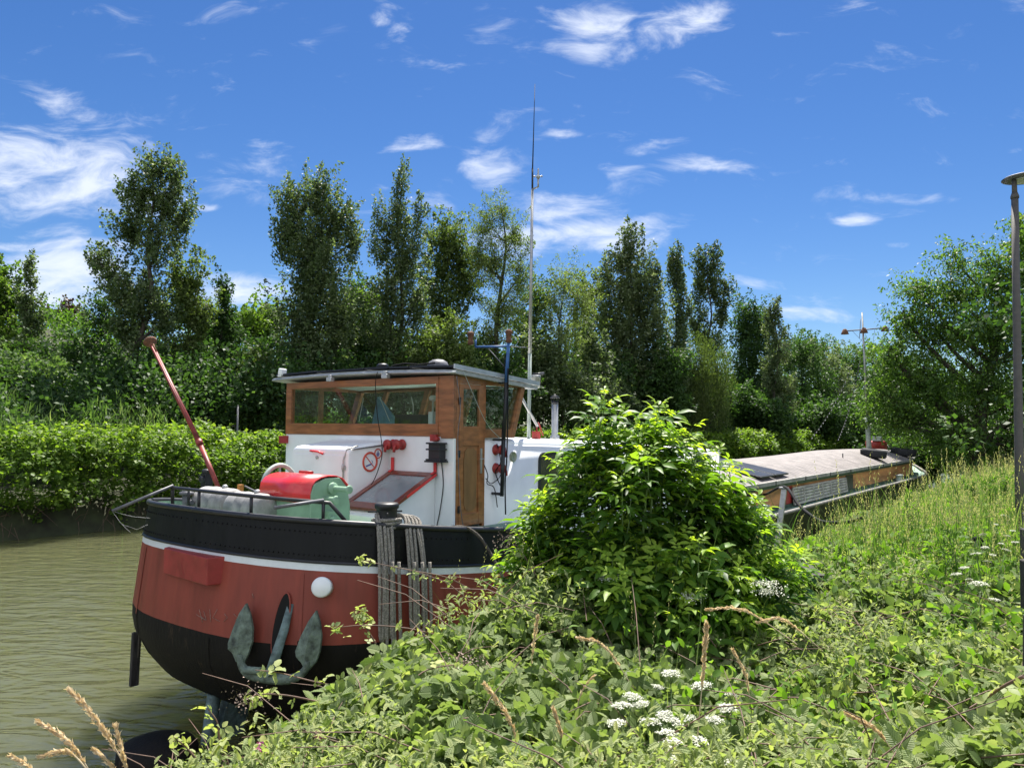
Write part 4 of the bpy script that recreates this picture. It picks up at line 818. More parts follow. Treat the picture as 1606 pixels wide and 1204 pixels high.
# ---------------- masts, flue, lamps
b0 = onp('x', 1.3, 829, 690); m1 = onp('x', 1.3, 835, 297); m2 = onp('x', 1.3, 839, 132); mid = onp('x', 1.3, 832.5, 480)
mb = MB(); mb.tube([b0-Vector((0, 0, .1)), b0.lerp(m1, .34)], .030, 10, 0); mb.tube([b0.lerp(m1, .34), m1], [.030, .022], 10, 1); am = mb.build('aerial_mast', ['pole_green', 'steel'], barge)
mb = MB(); mb.tube([m1-Vector((0, 0, .05)), m1+Vector((0, 0, .35))], .016, 8); mb.tube([m1+Vector((0, 0, .3)), m2], [.011, .004], 6); mb.build('whip_aerial', 'black', am)
mb = MB(); d_ = Vector((.15, -.05, 0)); o_ = m1+Vector((0, 0, 0)); mb.tube([o_, o_+d_, o_+d_+Vector((0, 0, .16))], .016, 8); mb.lathe([(.03, 0), (.035, .03), (.015, .07), (.012, .16)], o_+d_+Vector((0, 0, .14)), (0, 0, 1), 10)
for a_ in (0, 2.1, 4.2): mb.tube([o_+d_+Vector((0, 0, .18)), o_+d_+Vector((math.cos(a_)*.07, math.sin(a_)*.07, .16))], .006, 5); mb.lathe([(.001, -.02), (.02, 0), (.001, .02)], o_+d_+Vector((math.cos(a_)*.07, math.sin(a_)*.07, .16)), (0, 0, 1), 8)
mb.build('wind_sensor', 'steel', am)
mb = MB(); s1 = onp('x', 1.35, 812, 613); s2 = onp('x', 1.35, 843, 668); mb.tube([s1, s2], .022, 8); mb.build('mast_strut', 'steel', am)
q = onp('x', 1.3, 847, 598); mb = MB(); mb.lathe([(.055, -.11), (.07, -.10), (.075, .05), (.08, .06), (.08, .09), (.05, .10), (0, .105)], q+Vector((0, -.12, 0)), (0, 0, 1), 18); mb.build('deck_floodlight', 'steel', am)
mb = MB(); mb.tube([q+Vector((0, -.12, .11)), q+Vector((0, .1, .14))], .02, 8); mb.lathe([(.05, 0), (.05, .04)], q+Vector((0, -.12, .09)), (0, 0, 1), 12); mb.build('lamp_bracket', 'black', am)
mb = MB(); q = onp('x', 1.3, 841, 678); mb.tube(smooth_pts([q, q+Vector((.02, .02, .15)), q+Vector((0, .1, .1)), q+Vector((.03, .15, -.05))]), .012, 6); mb.box(q.x-.05, q.x+.05, q.y-.05, q.y+.05, 3.52, q.z+.02); mb.build('deck_fitting', 'red_dull', barge)
mb = MB(); f0 = onp('x', .8, 870, 690); zt = onp('x', .8, 870, 633).z; mb.lathe([(.085, 3.52-.02), (.085, 3.6), (.058, 3.62), (.058, zt)], (f0.x, f0.y, 0), (0, 0, 1), 20); fl_ = mb.build('flue_pipe', 'stainless', barge)
mb = MB(); mb.lathe([(.064, 0), (.064, .03), (.05, .035), (.05, .05)], (f0.x, f0.y, zt), (0, 0, 1), 16); mb.lathe([(.085, 0), (.075, .03), (.02, .06), (.015, .075)], (f0.x, f0.y, zt+.10), (0, 0, 1), 20)
for a_ in range(6): mb.tube([(f0.x+.06*math.cos(a_), f0.y+.06*math.sin(a_), zt), (f0.x+.07*math.cos(a_), f0.y+.07*math.sin(a_), zt+.11)], .006, 4)
mb.build('flue_cowl', 'black', fl_)
# blue lantern mast beside the door
mb = MB(); x_ = 1.97; p0 = onp('x', x_, 787, 778); p1 = onp('x', x_, 790, 690); p2 = onp('x', x_, 794, 600); p3 = onp('x', x_, 798, 532)
mb.tube([p0, p1], .028, 10, 1); mb.tube([p1, p2], .028, 10, 1); mb.tube([p2, p3], [.027, .022], 10, 0); mb.tube([p0+Vector((-.03, 0, .03)), p0+Vector((-.17, 0, .03))], .02, 8, 1)
mb.tube([p1+Vector((-.03, 0, .0)), p1+Vector((-.19, 0, .0))], .014, 8, 1); mb.tube([p2+Vector((-.03, 0, .0)), p2+Vector((-.13, 0, .0))], .014, 8, 1)
lm = mb.build('lantern_mast', ['blue', 'black'], barge)
mb = MB(); c0 = onp('y', p3.y, 746, 544); c1 = onp('y', p3.y, 797, 543); mb.tube([c0, c1], .016, 8); mb.tube([c0, c0+Vector((0, 0, .1))], .016, 8); mb.build('cross_arm', 'blue', lm)
mb = MB(); mb.tube([c0.lerp(c1, .35), p3-Vector((0, 0, .45))], .006, 5); mb.tube([p3+Vector((0, .02, -.1)), onp('x', 1.3, 830, 545)], .005, 5); mb.build('arm_stay', 'grey', lm)
for q in (onp('y', p3.y, 738, 528), onp('y', p3.y, 798, 525)):
    mb = MB(); mb.lathe([(.025, -.12), (.045, -.10), (.045, -.07), (.035, -.06), (.042, .01), (.052, .02), (.052, .05), (.03, .075), (0, .08)], q, (0, 0, 1), 16); mb.build('lantern', 'rust', lm)
wire('mast_cable', smooth_pts([p2+Vector((.03, 0, .2)), p1+Vector((.05, .02, .2)), p1+Vector((.03, .03, -.3)), p0+Vector((.04, .02, .2)), p0+Vector((.03, .05, -.25))]), .01)
wire('mast_cable', smooth_pts([p3+Vector((.03, 0, -.1)), p2+Vector((-.05, .02, .3)), p2+Vector((-.03, .03, -.3)), p1+Vector((-.04, .02, .2)), p0+Vector((-.05, .05, .25))]), .008)
wire('mast_cable', smooth_pts([p1+Vector((-.12, 0, -.05)), p1+Vector((-.05, 0, -.3)), p1+Vector((-.14, 0, -.45)), p0+Vector((0, 0, .1))]), .007)
# ---------------- hold: coaming, cambered boarded roof
HB = 1.98
def cz(y): return 2.41 if y < 33 else 2.41
def hbeam(y): return HB if y < 29 else HB*math.sqrt(max(.0, 1-((y-29)/6.6)**2.4*.55))
M['hold_roof'] = stripe_mat('hold_roof_boards', (.24, .212, .200), (.10, .085, .078), .30, 'Y', .7, .5)
M['louvre'] = stripe_mat('grey_slats', (.5, .47, .43), (.10, .09, .08), .085, 'Z', .7, .6)
ys = list(np.linspace(9.3, 29, 30))+list(np.linspace(29.5, 34.6, 14)); mb = MB(); vs = []; xs = np.linspace(-1, 1, 13)
def ridge(y): return float(np.interp(y, [9.3, 15, 20, 25, 30, 35], [.36, .39, .42, .50, .46, .36]))
for y in ys:
    for s_ in xs: vs.append((s_*(hbeam(y)+.04), y, cz(y)+.005+ridge(y)*(1-s_*s_)))
k = len(xs); mb.add(vs, [(i*k+j, i*k+j+1, (i+1)*k+j+1, (i+1)*k+j) for i in range(len(ys)-1) for j in range(k-1)], 0, False)
hr_ = mb.build('hold_roof', 'hold_roof', barge); so_ = hr_.modifiers.new('thick', 'SOLIDIFY'); so_.thickness = .02; so_.offset = -1
def sideband(name, o1, o2, z0, z1, m, y0=9.3, extra=None):
    mb = MB()
    for sg in (1, -1):
        yy_ = [y for y in ys if y >= y0]; vs = []
        for y in yy_: vs += [(sg*(hbeam(y)+o1), y, z0(y)), (sg*(hbeam(y)+o2), y, z0(y)), (sg*(hbeam(y)+o2), y, z1(y)), (sg*(hbeam(y)+o1), y, z1(y))]
        for i in range(len(yy_)-1):
            a = 4*i; b = 4*i+4; 
            for c_, d_ in ((0, 1), (1, 2), (2, 3), (3, 0)): mb.f.append((len(mb.v)+a+c_, len(mb.v)+a+d_, len(mb.v)+b+d_, len(mb.v)+b+c_)); mb.m.append(0); mb.sm.append(False)
        mb.v += vs
    # ends
    for y in (ys[0], ys[-1]):
        h = hbeam(y)+o2; mb.box(-h, h, y-.02, y+.02, z0(y), z1(y)-.001)
    return mb.build(name, m, barge)
sideband('roof_edge_trim', .03, .085, lambda y: cz(y)-.085, lambda y: cz(y)+.012, 'roofside')
sideband('roof_fascia', -.02, .03, lambda y: cz(y)-.17, lambda y: cz(y)-.01, 'dgreen')
sideband('hold_coaming', -.08, -.04, lambda y: gz(y)-.1, lambda y: cz(y)-.15, 'coaming')
sideband('coaming_foot', -.05, .0, lambda y: gz(y)-.06, lambda y: gz(y)+.06, 'dgreen')
for y in np.arange(9.5, 30, 2.6): mb = MB(); mb.box(HB+.087, HB+.10, y, y+.03, 2.32, 2.43); mb.build('trim_joint', 'black', barge)
# dark doorway and inset window in the coaming
mb = MB(); a = onp('x', 1.95, 1327, 770); b = onp('x', 1.95, 1338, 770); mb.box(1.93, 1.955, a.y, b.y, 1.72, 2.21); mb.build('coaming_hatch', 'black', barge)
mb = MB(); a = onp('x', 1.95, 1230, 780); b = onp('x', 1.95, 1243, 780); mb.box(1.93, 1.952, a.y, b.y, 1.74, 2.21); mb.build('coaming_shutter', 'red_dull', barge)
# slatted frame leaning on the coaming
a = onp('x', 2.0, 1243, 780); b = onp('x', 2.0, 1327, 770); t_ = thing('slatted_frame', 'long grey slatted shutter frame leaning against the orange wooden side of the hold', 'shutter frame', (2.0, (a.y+b.y)/2, 1.68))
mb = MB(); y0, y1 = a.y, b.y; lean = Matrix.Rotation(R(-6), 3, 'Y')
pv = (2.03, y0, 1.68)
for z0, z1 in ((1.69, 1.745), (2.11, 2.165)): mb.box(2.03, 2.065, y0, y1, z0, z1, rot=lean, piv=pv)
for i in range(7): yv = y0+(y1-y0-.06)*i/6; mb.box(2.028, 2.067, yv, yv+.06, 1.69, 2.165, rot=lean, piv=pv)
mb.build('frame', 'ply', t_)
mb = MB(); mb.box(2.036, 2.05, y0+.02, y1-.02, 1.72, 2.15, rot=lean, piv=pv); mb.build('slats', 'louvre', t_)
# deck bollards, small
for px, py in ((1191, 801), (1409, 757)):
    q = onp('x', 2.2, px, py); z = gz(q.y); mb = MB(); mb.lathe([(.12, -.02), (.10, .03), (.095, .20), (.13, .21), (.13, .25), (0, .26)], (2.2, q.y, z), (0, 0, 1), 18); mb.lathe([(.12, -.02), (.10, .03), (.095, .20), (.13, .21), (.13, .25), (0, .26)], (2.2, q.y+.34, z), (0, 0, 1), 18); mb.build('deck_bollard', 'pole_green', barge)
# solar panels on the hold roof
def roofpt(x, y, h=0): s_ = x/(hbeam(y)+.04); return Vector((x, y, cz(y)+.005+ridge(y)*(1-s_*s_)+h))
for (ya, yb) in ((11.45, 12.5), (12.58, 13.65)):
  for (xa, xb) in ((.12, 1.92), (-1.75, .04)):
    mb = MB(); P4 = [roofpt(xa, ya, .07), roofpt(xb, ya, .07), roofpt(xb, yb, .07), roofpt(xa, yb, .07)]
    mb.prism(P4, (0, 0, .04), 0); fr_ = mb.build('solar_panel', 'black', barge, bevel=.005)
    mb = MB(); cen = sum(P4, Vector())/4; ins = [cen+(p_-cen)*.965+Vector((0, 0, .043)) for p_ in P4]; mb.prism(ins, (0, 0, .003)); mb.build('cells', 'solar', fr_)
# tyres on the roof
def tyre(px, py, y, r, wdt, lab):
    q = onp('y', y, px, py); zb = roofpt(max(-1.8, min(1.9, q.x)), y).z; t_ = thing('tyre', lab, 'tyre', (q.x, y, zb), 'tyres lying on the hold roof')
    mb = MB(); s_ = -.25*q.x/2; ax = Vector((-s_*0+.12, 0, 1)).normalized(); o = Vector((q.x, y, zb+.02))
    mb.lathe([(r*.55, 0), (r*.92, 0), (r, wdt*.18), (r*1.01, wdt*.5), (r, wdt*.82), (r*.92, wdt), (r*.55, wdt), (r*.52, wdt*.8), (r*.6, wdt*.5), (r*.52, wdt*.2), (r*.55, 0)], o, ax, 28); mb.build('casing', 'rubber', t_)
    mb = MB(); 
    for i in range(28): a_ = 2*math.pi*i/28; c_ = o+Vector((math.cos(a_)*r*1.0, math.sin(a_)*r*1.0, wdt*.22-.12*math.cos(a_)*r)); mb.bar(c_, c_+Vector((0, 0, wdt*.55)), .03, .02)
    mb.build('tread', 'rubber', t_)
tyre(1370, 719, 26.0, .47, .32, 'black tyre lying flat on the boarded hold roof, the nearer and larger one')
tyre(1417, 710, 32.0, .52, .32, 'black tyre lying near the forward edge of the hold roof')
mb = MB(); q = roofpt(1.2, 22.5); mb.tube([q, q+Vector((0, 0, .16))], .02, 6); mb.build('roof_pin', 'black', barge)
# forward mast with lamps
mb = MB(); fb = Vector((0, 32.3, cz(32.3)+.3)); ft = onp('y', 32.3, 1352, 490); fb2 = onp('y', 32.3, 1363, 702); fb2.z = cz(32)+.3
mb.tube([fb2, fb2.lerp(ft, .25)], [.12, .10], 10, 0); mb.tube([fb2.lerp(ft, .25), ft], [.07, .035], 10, 1); fm = mb.build('forward_mast', ['pole_green', 'steel'], barge)
yv = 32.3; c0 = onp('y', yv, 1325, 519); c1 = onp('y', yv, 1388, 514); cc = onp('y', yv, 1355, 517)
mb = MB(); mb.tube([c0, cc, c1], .03, 8); mb.tube([onp('y', yv, 1350, 500), onp('y', yv, 1348, 530)], .015, 6); mb.build('mast_yard', 'grey', fm)
for q in (c0, c1, cc): mb = MB(); mb.lathe([(.06, .10), (.10, .06), (.16, -.08), (.19, -.16), (.15, -.16)], q, (0, 0, 1), 14); mb.build('yard_lamp', 'rust', fm)
mb = MB(); 
for a_, b_ in (((1357, 524), (1367, 545)), ((1355, 525), (1345, 545)), ((1372, 517), (1369, 540)), ((1337, 519), (1352, 535))): mb = MB(); mb.tube([onp('y', yv, *a_), onp('y', yv, *b_)], .008, 4); mb.build('mast_guy', 'grey', fm)
for (a_, b_) in (((1346, 548), (1270, 690)), ((1350, 560), (1313, 692))):
    st_ = thing('light_string', '%s string of small bulbs hanging from the forward mast' % ('lower left' if a_[0] == 1346 else 'steeper right-hand'), 'string lights', onp('y', yv, *a_), 'light strings on the forward mast')
    A_ = onp('y', yv, *a_); B_ = W(b_[0], b_[1], G(A_).y-4); pts = [A_.lerp(B_, k/12)+Vector((0, 0, -.45*math.sin(math.pi*k/12))) for k in range(13)]
    mb = MB(); mb.tube(pts, .010, 4); mb.build('cable', 'cable', st_)
    for k in range(1, 24): mb = MB(); q = pts[k//2].lerp(pts[min(12, k//2+1)], .5*(k % 2)); mb.lathe([(.005, 0), (.018, -.02), (.022, -.045), (.005, -.07)], q, (0, 0, 1), 6); mb.build('bulb', 'white', st_)
# bow fittings
q = onp('y', 35, 1380, 694); mb = MB(); mb.box(q.x-.45, q.x+.25, 34.9, 35.5, 2.2, q.z); mb.lathe([(.2, -.6), (.2, .3)], (q.x-.05, 35, q.z-.1), (1, 0, 0), 14); bw = mb.build('bow_windlass', 'red_dull', barge)
q = onp('y', 35, 1376, 688); mb = MB(); mb.box(q.x-.22, q.x+.22, 34.8, 35.1, q.z-.1, q.z+.12); mb.tube([(q.x, 35, 2.2), (q.x, 35, q.z)], .05, 8); mb.build('bow_light_box', 'pole_green', barge)
# ---------------- cable, post
A_ = W(1230, 766, 15.2); B_ = W(1213, 860, 15.0); mp_ = thing('leaning_post', 'leaning galvanised steel post carrying a black cable between bank and barge', 'post', B_)
mb = MB(); mb.bar(B_-Vector((0, 0, .5)), A_, .10, .05, upv=(0, 1, 0)); mb.box(A_.x-.09, A_.x+.07, A_.y-.06, A_.y+.06, A_.z-.0, A_.z+.03); mb.build('post', 'steel', mp_)
hc = thing('shore_cable', 'thick black shore power cable sagging from the barge over the leaning post to the brambles', 'cable', A_)
mb = MB(); pts = smooth_pts([onp('x', 1.80, 1103, 722), W(1112, 735, 17.3), onp('x', 2.1, 1150, 768), onp('x', 2.1, 1170, 776), onp('x', 2.1, 1200, 775), A_+Vector((0, 0, .04)), W(1253, 792, 14.2), W(1280, 813, 13.4), W(1300, 819, 12.8), W(1330, 818, 12.4), W(1352, 812, 12.0)])
mb.tube(pts, .028, 8); mb.build('cable', 'cable', hc)
mb = MB(); mb.tube([onp('x', 1.83, 1098, 712)+Vector((0, .3*math.cos(a), .18*math.sin(a))) for a in np.linspace(0, 6.3, 20)], .03, 8); hc2 = mb.build('coiled_hose', 'cable', barge)
# ------------------------------------------------------------------ vegetation
M['lf_poplar'] = leaf_mat('leaf_poplar', [(0.045, 0.072, 0.030), (0.085, 0.125, 0.050), (0.155, 0.20, 0.095), (0.28, 0.31, 0.19)], 0.51, 0.42, 0.3, (1.3, 1.45, .7))
M['lf_greypoplar'] = leaf_mat('leaf_grey_poplar', [(0.05, 0.076, 0.037), (0.092, 0.131, 0.055), (0.168, 0.21, 0.1), (0.319, 0.353, 0.216)], 0.55, 0.4, 0.3, (1.3, 1.45, .7))
M['lf_dark'] = leaf_mat('leaf_dark', [(0.023, 0.05, 0.017), (0.043, 0.086, 0.023), (0.075, 0.141, 0.036), (0.132, 0.198, 0.066)], 0.55, 0.4, 0.27, (1.3, 1.5, .6))
M['lf_fresh'] = leaf_mat('leaf_fresh', [(0.045, 0.083, 0.018), (0.09, 0.157, 0.029), (0.158, 0.243, 0.046), (0.254, 0.315, 0.072)], 0.55, 0.48, 0.24, (1.35, 1.5, .55))
M['lf_willow'] = leaf_mat('leaf_willow', [(0.055, 0.083, 0.029), (0.109, 0.149, 0.046), (0.172, 0.224, 0.079), (0.265, 0.299, 0.129)], 0.58, 0.44, 0.21, (1.3, 1.5, .55))
M['lf_right'] = leaf_mat('leaf_walnut', [(0.033, 0.072, 0.015), (0.07, 0.135, 0.025), (0.133, 0.223, 0.045), (0.25, 0.319, 0.088)], 0.47, 0.48, 0.36, (1.35, 1.5, .55))
M['lf_hedge'] = leaf_mat('leaf_hedge', [(0.043, 0.081, 0.015), (0.1, 0.171, 0.028), (0.169, 0.259, 0.039), (0.291, 0.354, 0.063)], 0.53, 0.48, 0.3, (1.35, 1.5, .55))
M['lf_elder'] = leaf_mat('leaf_elder', [(0.026, 0.060, 0.013), (0.052, 0.112, 0.022), (0.13, 0.25, 0.034), (0.33, 0.46, 0.06)], 0.45, 0.52, 0.3, (1.6, 1.6, .5))
M['lf_bramble'] = leaf_mat('leaf_bramble', [(0.060, 0.10, 0.028), (0.17, 0.235, 0.078), (0.35, 0.40, 0.18), (0.46, 0.47, 0.16)], 0.55, 0.4, 0.33, (1.3, 1.45, .65), True)
M['lf_verge'] = leaf_mat('leaf_verge', [(0.044, 0.093, 0.017), (0.1, 0.187, 0.03), (0.175, 0.287, 0.055), (0.3, 0.389, 0.097)], 0.63, 0.46, 0.18, (1.3, 1.5, .4))
M['lf_grass'] = leaf_mat('leaf_grass', [(0.068, 0.139, 0.029), (0.137, 0.214, 0.058), (0.251, 0.302, 0.115), (0.456, 0.416, 0.245)], 0.68, 0.46, 0.18, (1.2, 1.3, .6))
M['lf_reed'] = leaf_mat('leaf_reed', [(0.061, 0.115, 0.034), (0.108, 0.176, 0.054), (0.176, 0.243, 0.095), (0.27, 0.297, 0.149)], 0.63, 0.44, 0.18, (1.2, 1.4, .6))
M['straw_leaf'] = leaf_mat('dry_straw', [(.50, .36, .20), (.66, .52, .32), (.78, .66, .46)], .6, .35, .2, (1.2, 1.15, .9))
T_BLADE = (np.array([(-.5, 0, 0), (.5, 0, 0), (-.42, .4, .03), (.42, .4, .03), (-.27, .75, .12), (.27, .75, .12), (-.04, .98, .26), (.04, .98, .26)]), T_BLADE[1])
DIAM = T_DIA

def leaf_cloud(cl_c, cl_ax, cl_sz, per, lsz, tint_c, elong=1.4, flat=.5, droop=.25, T=DIAM, wid=1.0, lratio=1.0):
    """leaves gathered in clumps: centre, axis, radius of each clump"""
    n = len(cl_c); k = np.repeat(np.arange(n), per); m = len(k)
    ax = cl_ax[k]; s = cl_sz[k][:, None]; tt_ = rng.random((m, 1)); env = np.sin(np.clip(tt_*.93+.07, 0, 1)**.75*math.pi)**.75
    g = rdir(m); g = g - ax*(g*ax).sum(1, keepdims=True); g = unit(g)*np.sqrt(rng.random((m, 1)))
    wob = rdir(n)[k]*.25*s*np.sin(tt_*3+2*rng.random(n)[k][:, None])
    pos = cl_c[k] + g*s*(.75*env+.10) + ax*(tt_-.45)*s*2*elong + wob
    Yd = unit(ax*.5 + rdir(m) + np.array([0, 0, -droop])); Nd = unit(rdir(m)*(1-flat) + np.array([0, 0, 1.0])*flat + (-CAMV[None, :]*0))
    ls = lsz*rng.uniform(.65, 1.35, m)*lratio
    t_ = np.clip(tint_c[k] + rng.normal(0, .17, m), 0, 1)
    return scatter(T, pos, Yd, Nd, ls, t_, wid)
CAMV = np.array([0, 1., 0])
def tree(name, label, cat, base, lobes, nleaf, lsz, lm, up=.7, csz=.7, group=None, bark='bark', trunk_r=.18, fill=None, base_z=None, twigs=40, per=110, out=.45, elong=1.9, tint=.42, droop=.25, T=DIAM, wid=1.0, lean_top=None, shell=2.3, limbs=True):
    """base: (px,py,D); lobes: (px,py,rx,ry[,dD]) in photograph pixels at the tree's own distance"""
    D = base[2]; b = W(*base); bz = float(ground_z(np.array([b.x]), np.array([b.y]))[0]) if base_z is None else base_z
    B0 = Vector((b.x, b.y, bz-.2)); t_ = thing(name, label, cat, (b.x, b.y, bz), group)
    S = D/F; cen = []; 
    for lb in lobes:
        c = W(lb[0], lb[1], D+(lb[4] if len(lb) > 4 else 0)); cen.append((c, lb[2]*S, lb[3]*S))
    tot = sum(c[1]*c[2] for c in cen); parts = []; allc = []
    for c, rx, rz_ in cen:
        nc = max(5, int(nleaf/per*c_frac(rx*rz_, tot))); d = rdir(nc); r = rng.random(nc)**(1/shell)
        r *= 1+.20*rng.normal(size=nc)
        cc = np.array(c)[None, :] + d*r[:, None]*np.array([rx, rx*.85, rz_])[None, :]
        axis = unit(np.array([0, 0, up])[None, :] + d*np.array([1, 1, .6])[None, :]*out + rng.normal(size=(nc, 3))*.25)
        cs = csz*rng.uniform(.5, 1.25, nc); allc.append(cc)
        parts.append(leaf_cloud(cc, axis, cs, per, lsz, np.clip(tint+rng.normal(0, .12, nc), 0, 1), elong=elong, droop=droop, T=T, wid=wid))
    V, Fq, ti = join(parts); V[:, 2] = np.maximum(V[:, 2], bz+.02)
    np_mesh('crown', V, Fq, lm, t_, ti)
    mb = MB(); order = sorted(cen, key=lambda a: a[0].z); top = max(cen, key=lambda a: a[0].z+a[2]); 
    low = order[0][0]; H = top[0].z+top[2]*.7 - bz
    pth = [B0]; 
    for k in range(1, 7):
        f = k/6; tgt = Vector((top[0].x, top[0].y, 0)); p_ = Vector((B0.x, B0.y, 0)).lerp(tgt, f**1.4); pth.append(Vector((p_.x+rng.normal()*.012*H, p_.y+rng.normal()*.012*H, bz+H*f)))
    rr = [trunk_r*(1-.93*(k/6)**.8) for k in range(7)]; rr[0] *= 1.25; mb.tube(smooth_pts(pth, 3), list(np.interp(np.linspace(0, 6, 19), range(7), rr)), 8)
    def on_trunk(z):
        f = max(0, min(5.99, (z-bz)/H*6)); i = int(f); return pth[i].lerp(pth[i+1], f-i), float(np.interp(f, range(7), rr))
    if limbs:
        for (c, rx, rz_), cc in zip(cen, allc):
            zs = max(bz+.12*H, min(c.z-rz_*.9, c.z-(c-on_trunk(c.z)[0]).length*.8)); st, r0 = on_trunk(zs); e = c+Vector((0, 0, rz_*.6)); m_ = st.lerp(c, .5)+Vector((0, 0, -.05*(c-st).length))
            mb.tube(smooth_pts([st, m_, c, e], 3), list(np.linspace(r0*.62, r0*.12, 10)), 6)
            for k in rng.choice(len(cc), min(len(cc), max(3, int(twigs*rx*rz_/tot))), replace=False):
                q = Vector(cc[k]); f = min(1, max(0, (q.z-.6*abs((q-c).length)-st.z)/max(.1, e.z-st.z))); s_ = m_.lerp(e, f) if f > .3 else st.lerp(c, f)
                mb.tube([s_, s_.lerp(q, .5)+Vector((0, 0, -.03)), q], [r0*.16+.008, r0*.1+.006, .006], 4, cap=False)
    mb.build('trunk', bark, t_, fixn=False)
    return t_
def c_frac(a, tot): return a/tot
# ---- far bank, from left to right
tree('poplar_tree', 'small ragged poplar at the left edge of the picture, leaning over the green slope', 'tree', (30, 600, 44), [(8, 470, 26, 50), (-18, 450, 30, 60), (20, 540, 22, 50)], 9000, .20, 'lf_fresh', up=.7, csz=.6, trunk_r=.14)
tree('poplar_tree', 'thin leggy poplar with a bare lower stem, second from the left edge', 'tree', (46, 600, 43), [(46, 425, 9, 26), (42, 465, 12, 34), (52, 510, 13, 40), (38, 545, 13, 36), (58, 555, 9, 28)], 4200, .17, 'lf_poplar', up=.9, csz=.45, trunk_r=.09)
tree('dead_tree', 'nearly leafless thin grey sapling on the slope left of the tall poplar', 'tree', (130, 560, 46), [(130, 490, 6, 26), (128, 525, 6, 26)], 260, .12, 'lf_greypoplar', up=1.4, csz=.35, trunk_r=.07, bark='bark_pale', per=6, twigs=30)
tree('purple_leaved_shrub', 'low rounded purple-brown shrub on the crest of the left slope', 'shrub', (108, 515, 60), [(95, 500, 26, 14), (118, 500, 16, 12)], 2600, .26, leaf_mat('leaf_purple', [(.03, .016, .018), (.055, .026, .03), (.06, .05, .03), (.08, .08, .04)], .45, .3), up=.2, csz=.6, trunk_r=.08)
tree('young_tree', 'airy sparse young tree against bright cloud left of the tall poplar', 'tree', (158, 545, 42), [(160, 480, 22, 18), (150, 500, 18, 14), (176, 505, 14, 16)], 1500, .16, 'lf_dark', up=.4, csz=.4, trunk_r=.06, per=14)
tree('poplar_tree', 'tall windswept poplar with a forked open crown standing alone on the left', 'tree', (215, 590, 39),
     [(242, 262, 24, 36), (278, 285, 20, 30), (222, 310, 32, 42), (262, 330, 34, 44), (208, 360, 34, 34), (285, 350, 18, 32), (245, 390, 40, 38), (172, 420, 30, 26), (188, 455, 32, 34), (222, 470, 38, 52), (205, 520, 30, 36), (255, 500, 24, 40), (150, 405, 14, 14)], 27000, .150, 'lf_poplar', up=.8, csz=.40, trunk_r=.26, twigs=170, out=.6, shell=1.9, per=80, elong=2.3)
tree('poplar_tree', 'pale green broad young poplar just right of the tall forked poplar', 'tree', (297, 600, 41), [(295, 440, 26, 36), (285, 480, 34, 36), (310, 500, 22, 38), (292, 540, 28, 30)], 11000, .16, 'lf_willow', up=.6, csz=.5, trunk_r=.12, bark='bark_pale', out=.6)
tree('columnar_tree', 'narrow ivy-clad columnar tree between the young poplar and the big broad poplar', 'tree', (350, 600, 43), [(350, 462, 12, 24), (352, 500, 15, 34), (356, 540, 20, 40)], 7000, .15, 'lf_dark', up=.9, csz=.4, trunk_r=.12)
tree('poplar_tree', 'broad tall poplar with wind-combed upright branches behind the wheelhouse left end', 'tree', (492, 640, 45),
     [(462, 318, 26, 44), (498, 306, 28, 34), (528, 340, 26, 40), (448, 370, 22, 38), (550, 380, 16, 36), (492, 380, 52, 56), (500, 440, 58, 50), (470, 500, 46, 56), (530, 510, 52, 56), (490, 570, 64, 50)], 46000, .165, 'lf_poplar', up=1.0, csz=.48, trunk_r=.30, twigs=170, out=.40, elong=2.6, per=90, shell=2.0)
tree('poplar_tree', 'slim pointed poplar with ragged side shoots, tallest one directly above the wheelhouse', 'tree', (625, 640, 48),
     [(629, 300, 14, 34), (622, 350, 26, 40), (655, 350, 15, 34), (598, 340, 9, 28), (598, 395, 20, 38), (640, 400, 32, 44), (615, 450, 40, 50), (648, 480, 26, 50), (612, 530, 44, 60), (640, 590, 50, 40)], 30000, .150, 'lf_poplar', up=1.0, csz=.42, trunk_r=.25, twigs=150, out=.35, elong=2.5, per=85, shell=2.0)
tree('broadleaf_tree', 'rounded olive green tree between the pointed poplar and the tall willow', 'tree', (700, 640, 54), [(705, 375, 32, 34), (690, 410, 34, 44), (725, 430, 34, 60), (690, 480, 44, 50), (710, 560, 46, 50)], 26000, .18, 'lf_willow', up=.5, csz=.7, trunk_r=.25, tint=.3)
tree('willow_tree', 'tall feathery willow with a dark crooked trunk, left of the aerial mast', 'tree', (778, 640, 52),
     [(790, 328, 20, 18), (768, 350, 26, 34), (808, 370, 20, 34), (775, 410, 40, 40), (815, 430, 18, 50), (750, 400, 18, 40), (790, 480, 42, 40), (770, 540, 40, 40)], 27000, .15, 'lf_willow', up=.35, csz=.62, trunk_r=.34, twigs=160, out=.8, tint=.5, T=T_DIA, wid=.6, elong=1.9, shell=2.0)
tree('willow_tree', 'light grey-green willow with thin branches just right of the aerial mast', 'tree', (880, 640, 58), [(885, 440, 30, 26), (868, 470, 28, 40), (905, 480, 28, 46), (880, 530, 40, 44), (870, 590, 42, 40)], 15000, .17, 'lf_willow', up=.6, csz=.62, trunk_r=.2, twigs=130, out=.8, tint=.62, wid=.6, elong=2.0, per=70)
tree('poplar_tree', 'very tall dense grey-green poplar with many pointed tops right of the aerial mast', 'tree', (985, 640, 72),
     [(990, 388, 17, 28), (975, 410, 22, 30), (948, 430, 12, 32), (1010, 425, 20, 36), (1032, 440, 12, 34), (985, 460, 44, 50), (965, 500, 36, 60), (1015, 500, 36, 60), (985, 570, 52, 60), (1030, 590, 44, 56)], 40000, .24, 'lf_greypoplar', up=1.2, csz=.85, trunk_r=.36, twigs=90, out=.3, elong=1.9, tint=.45)
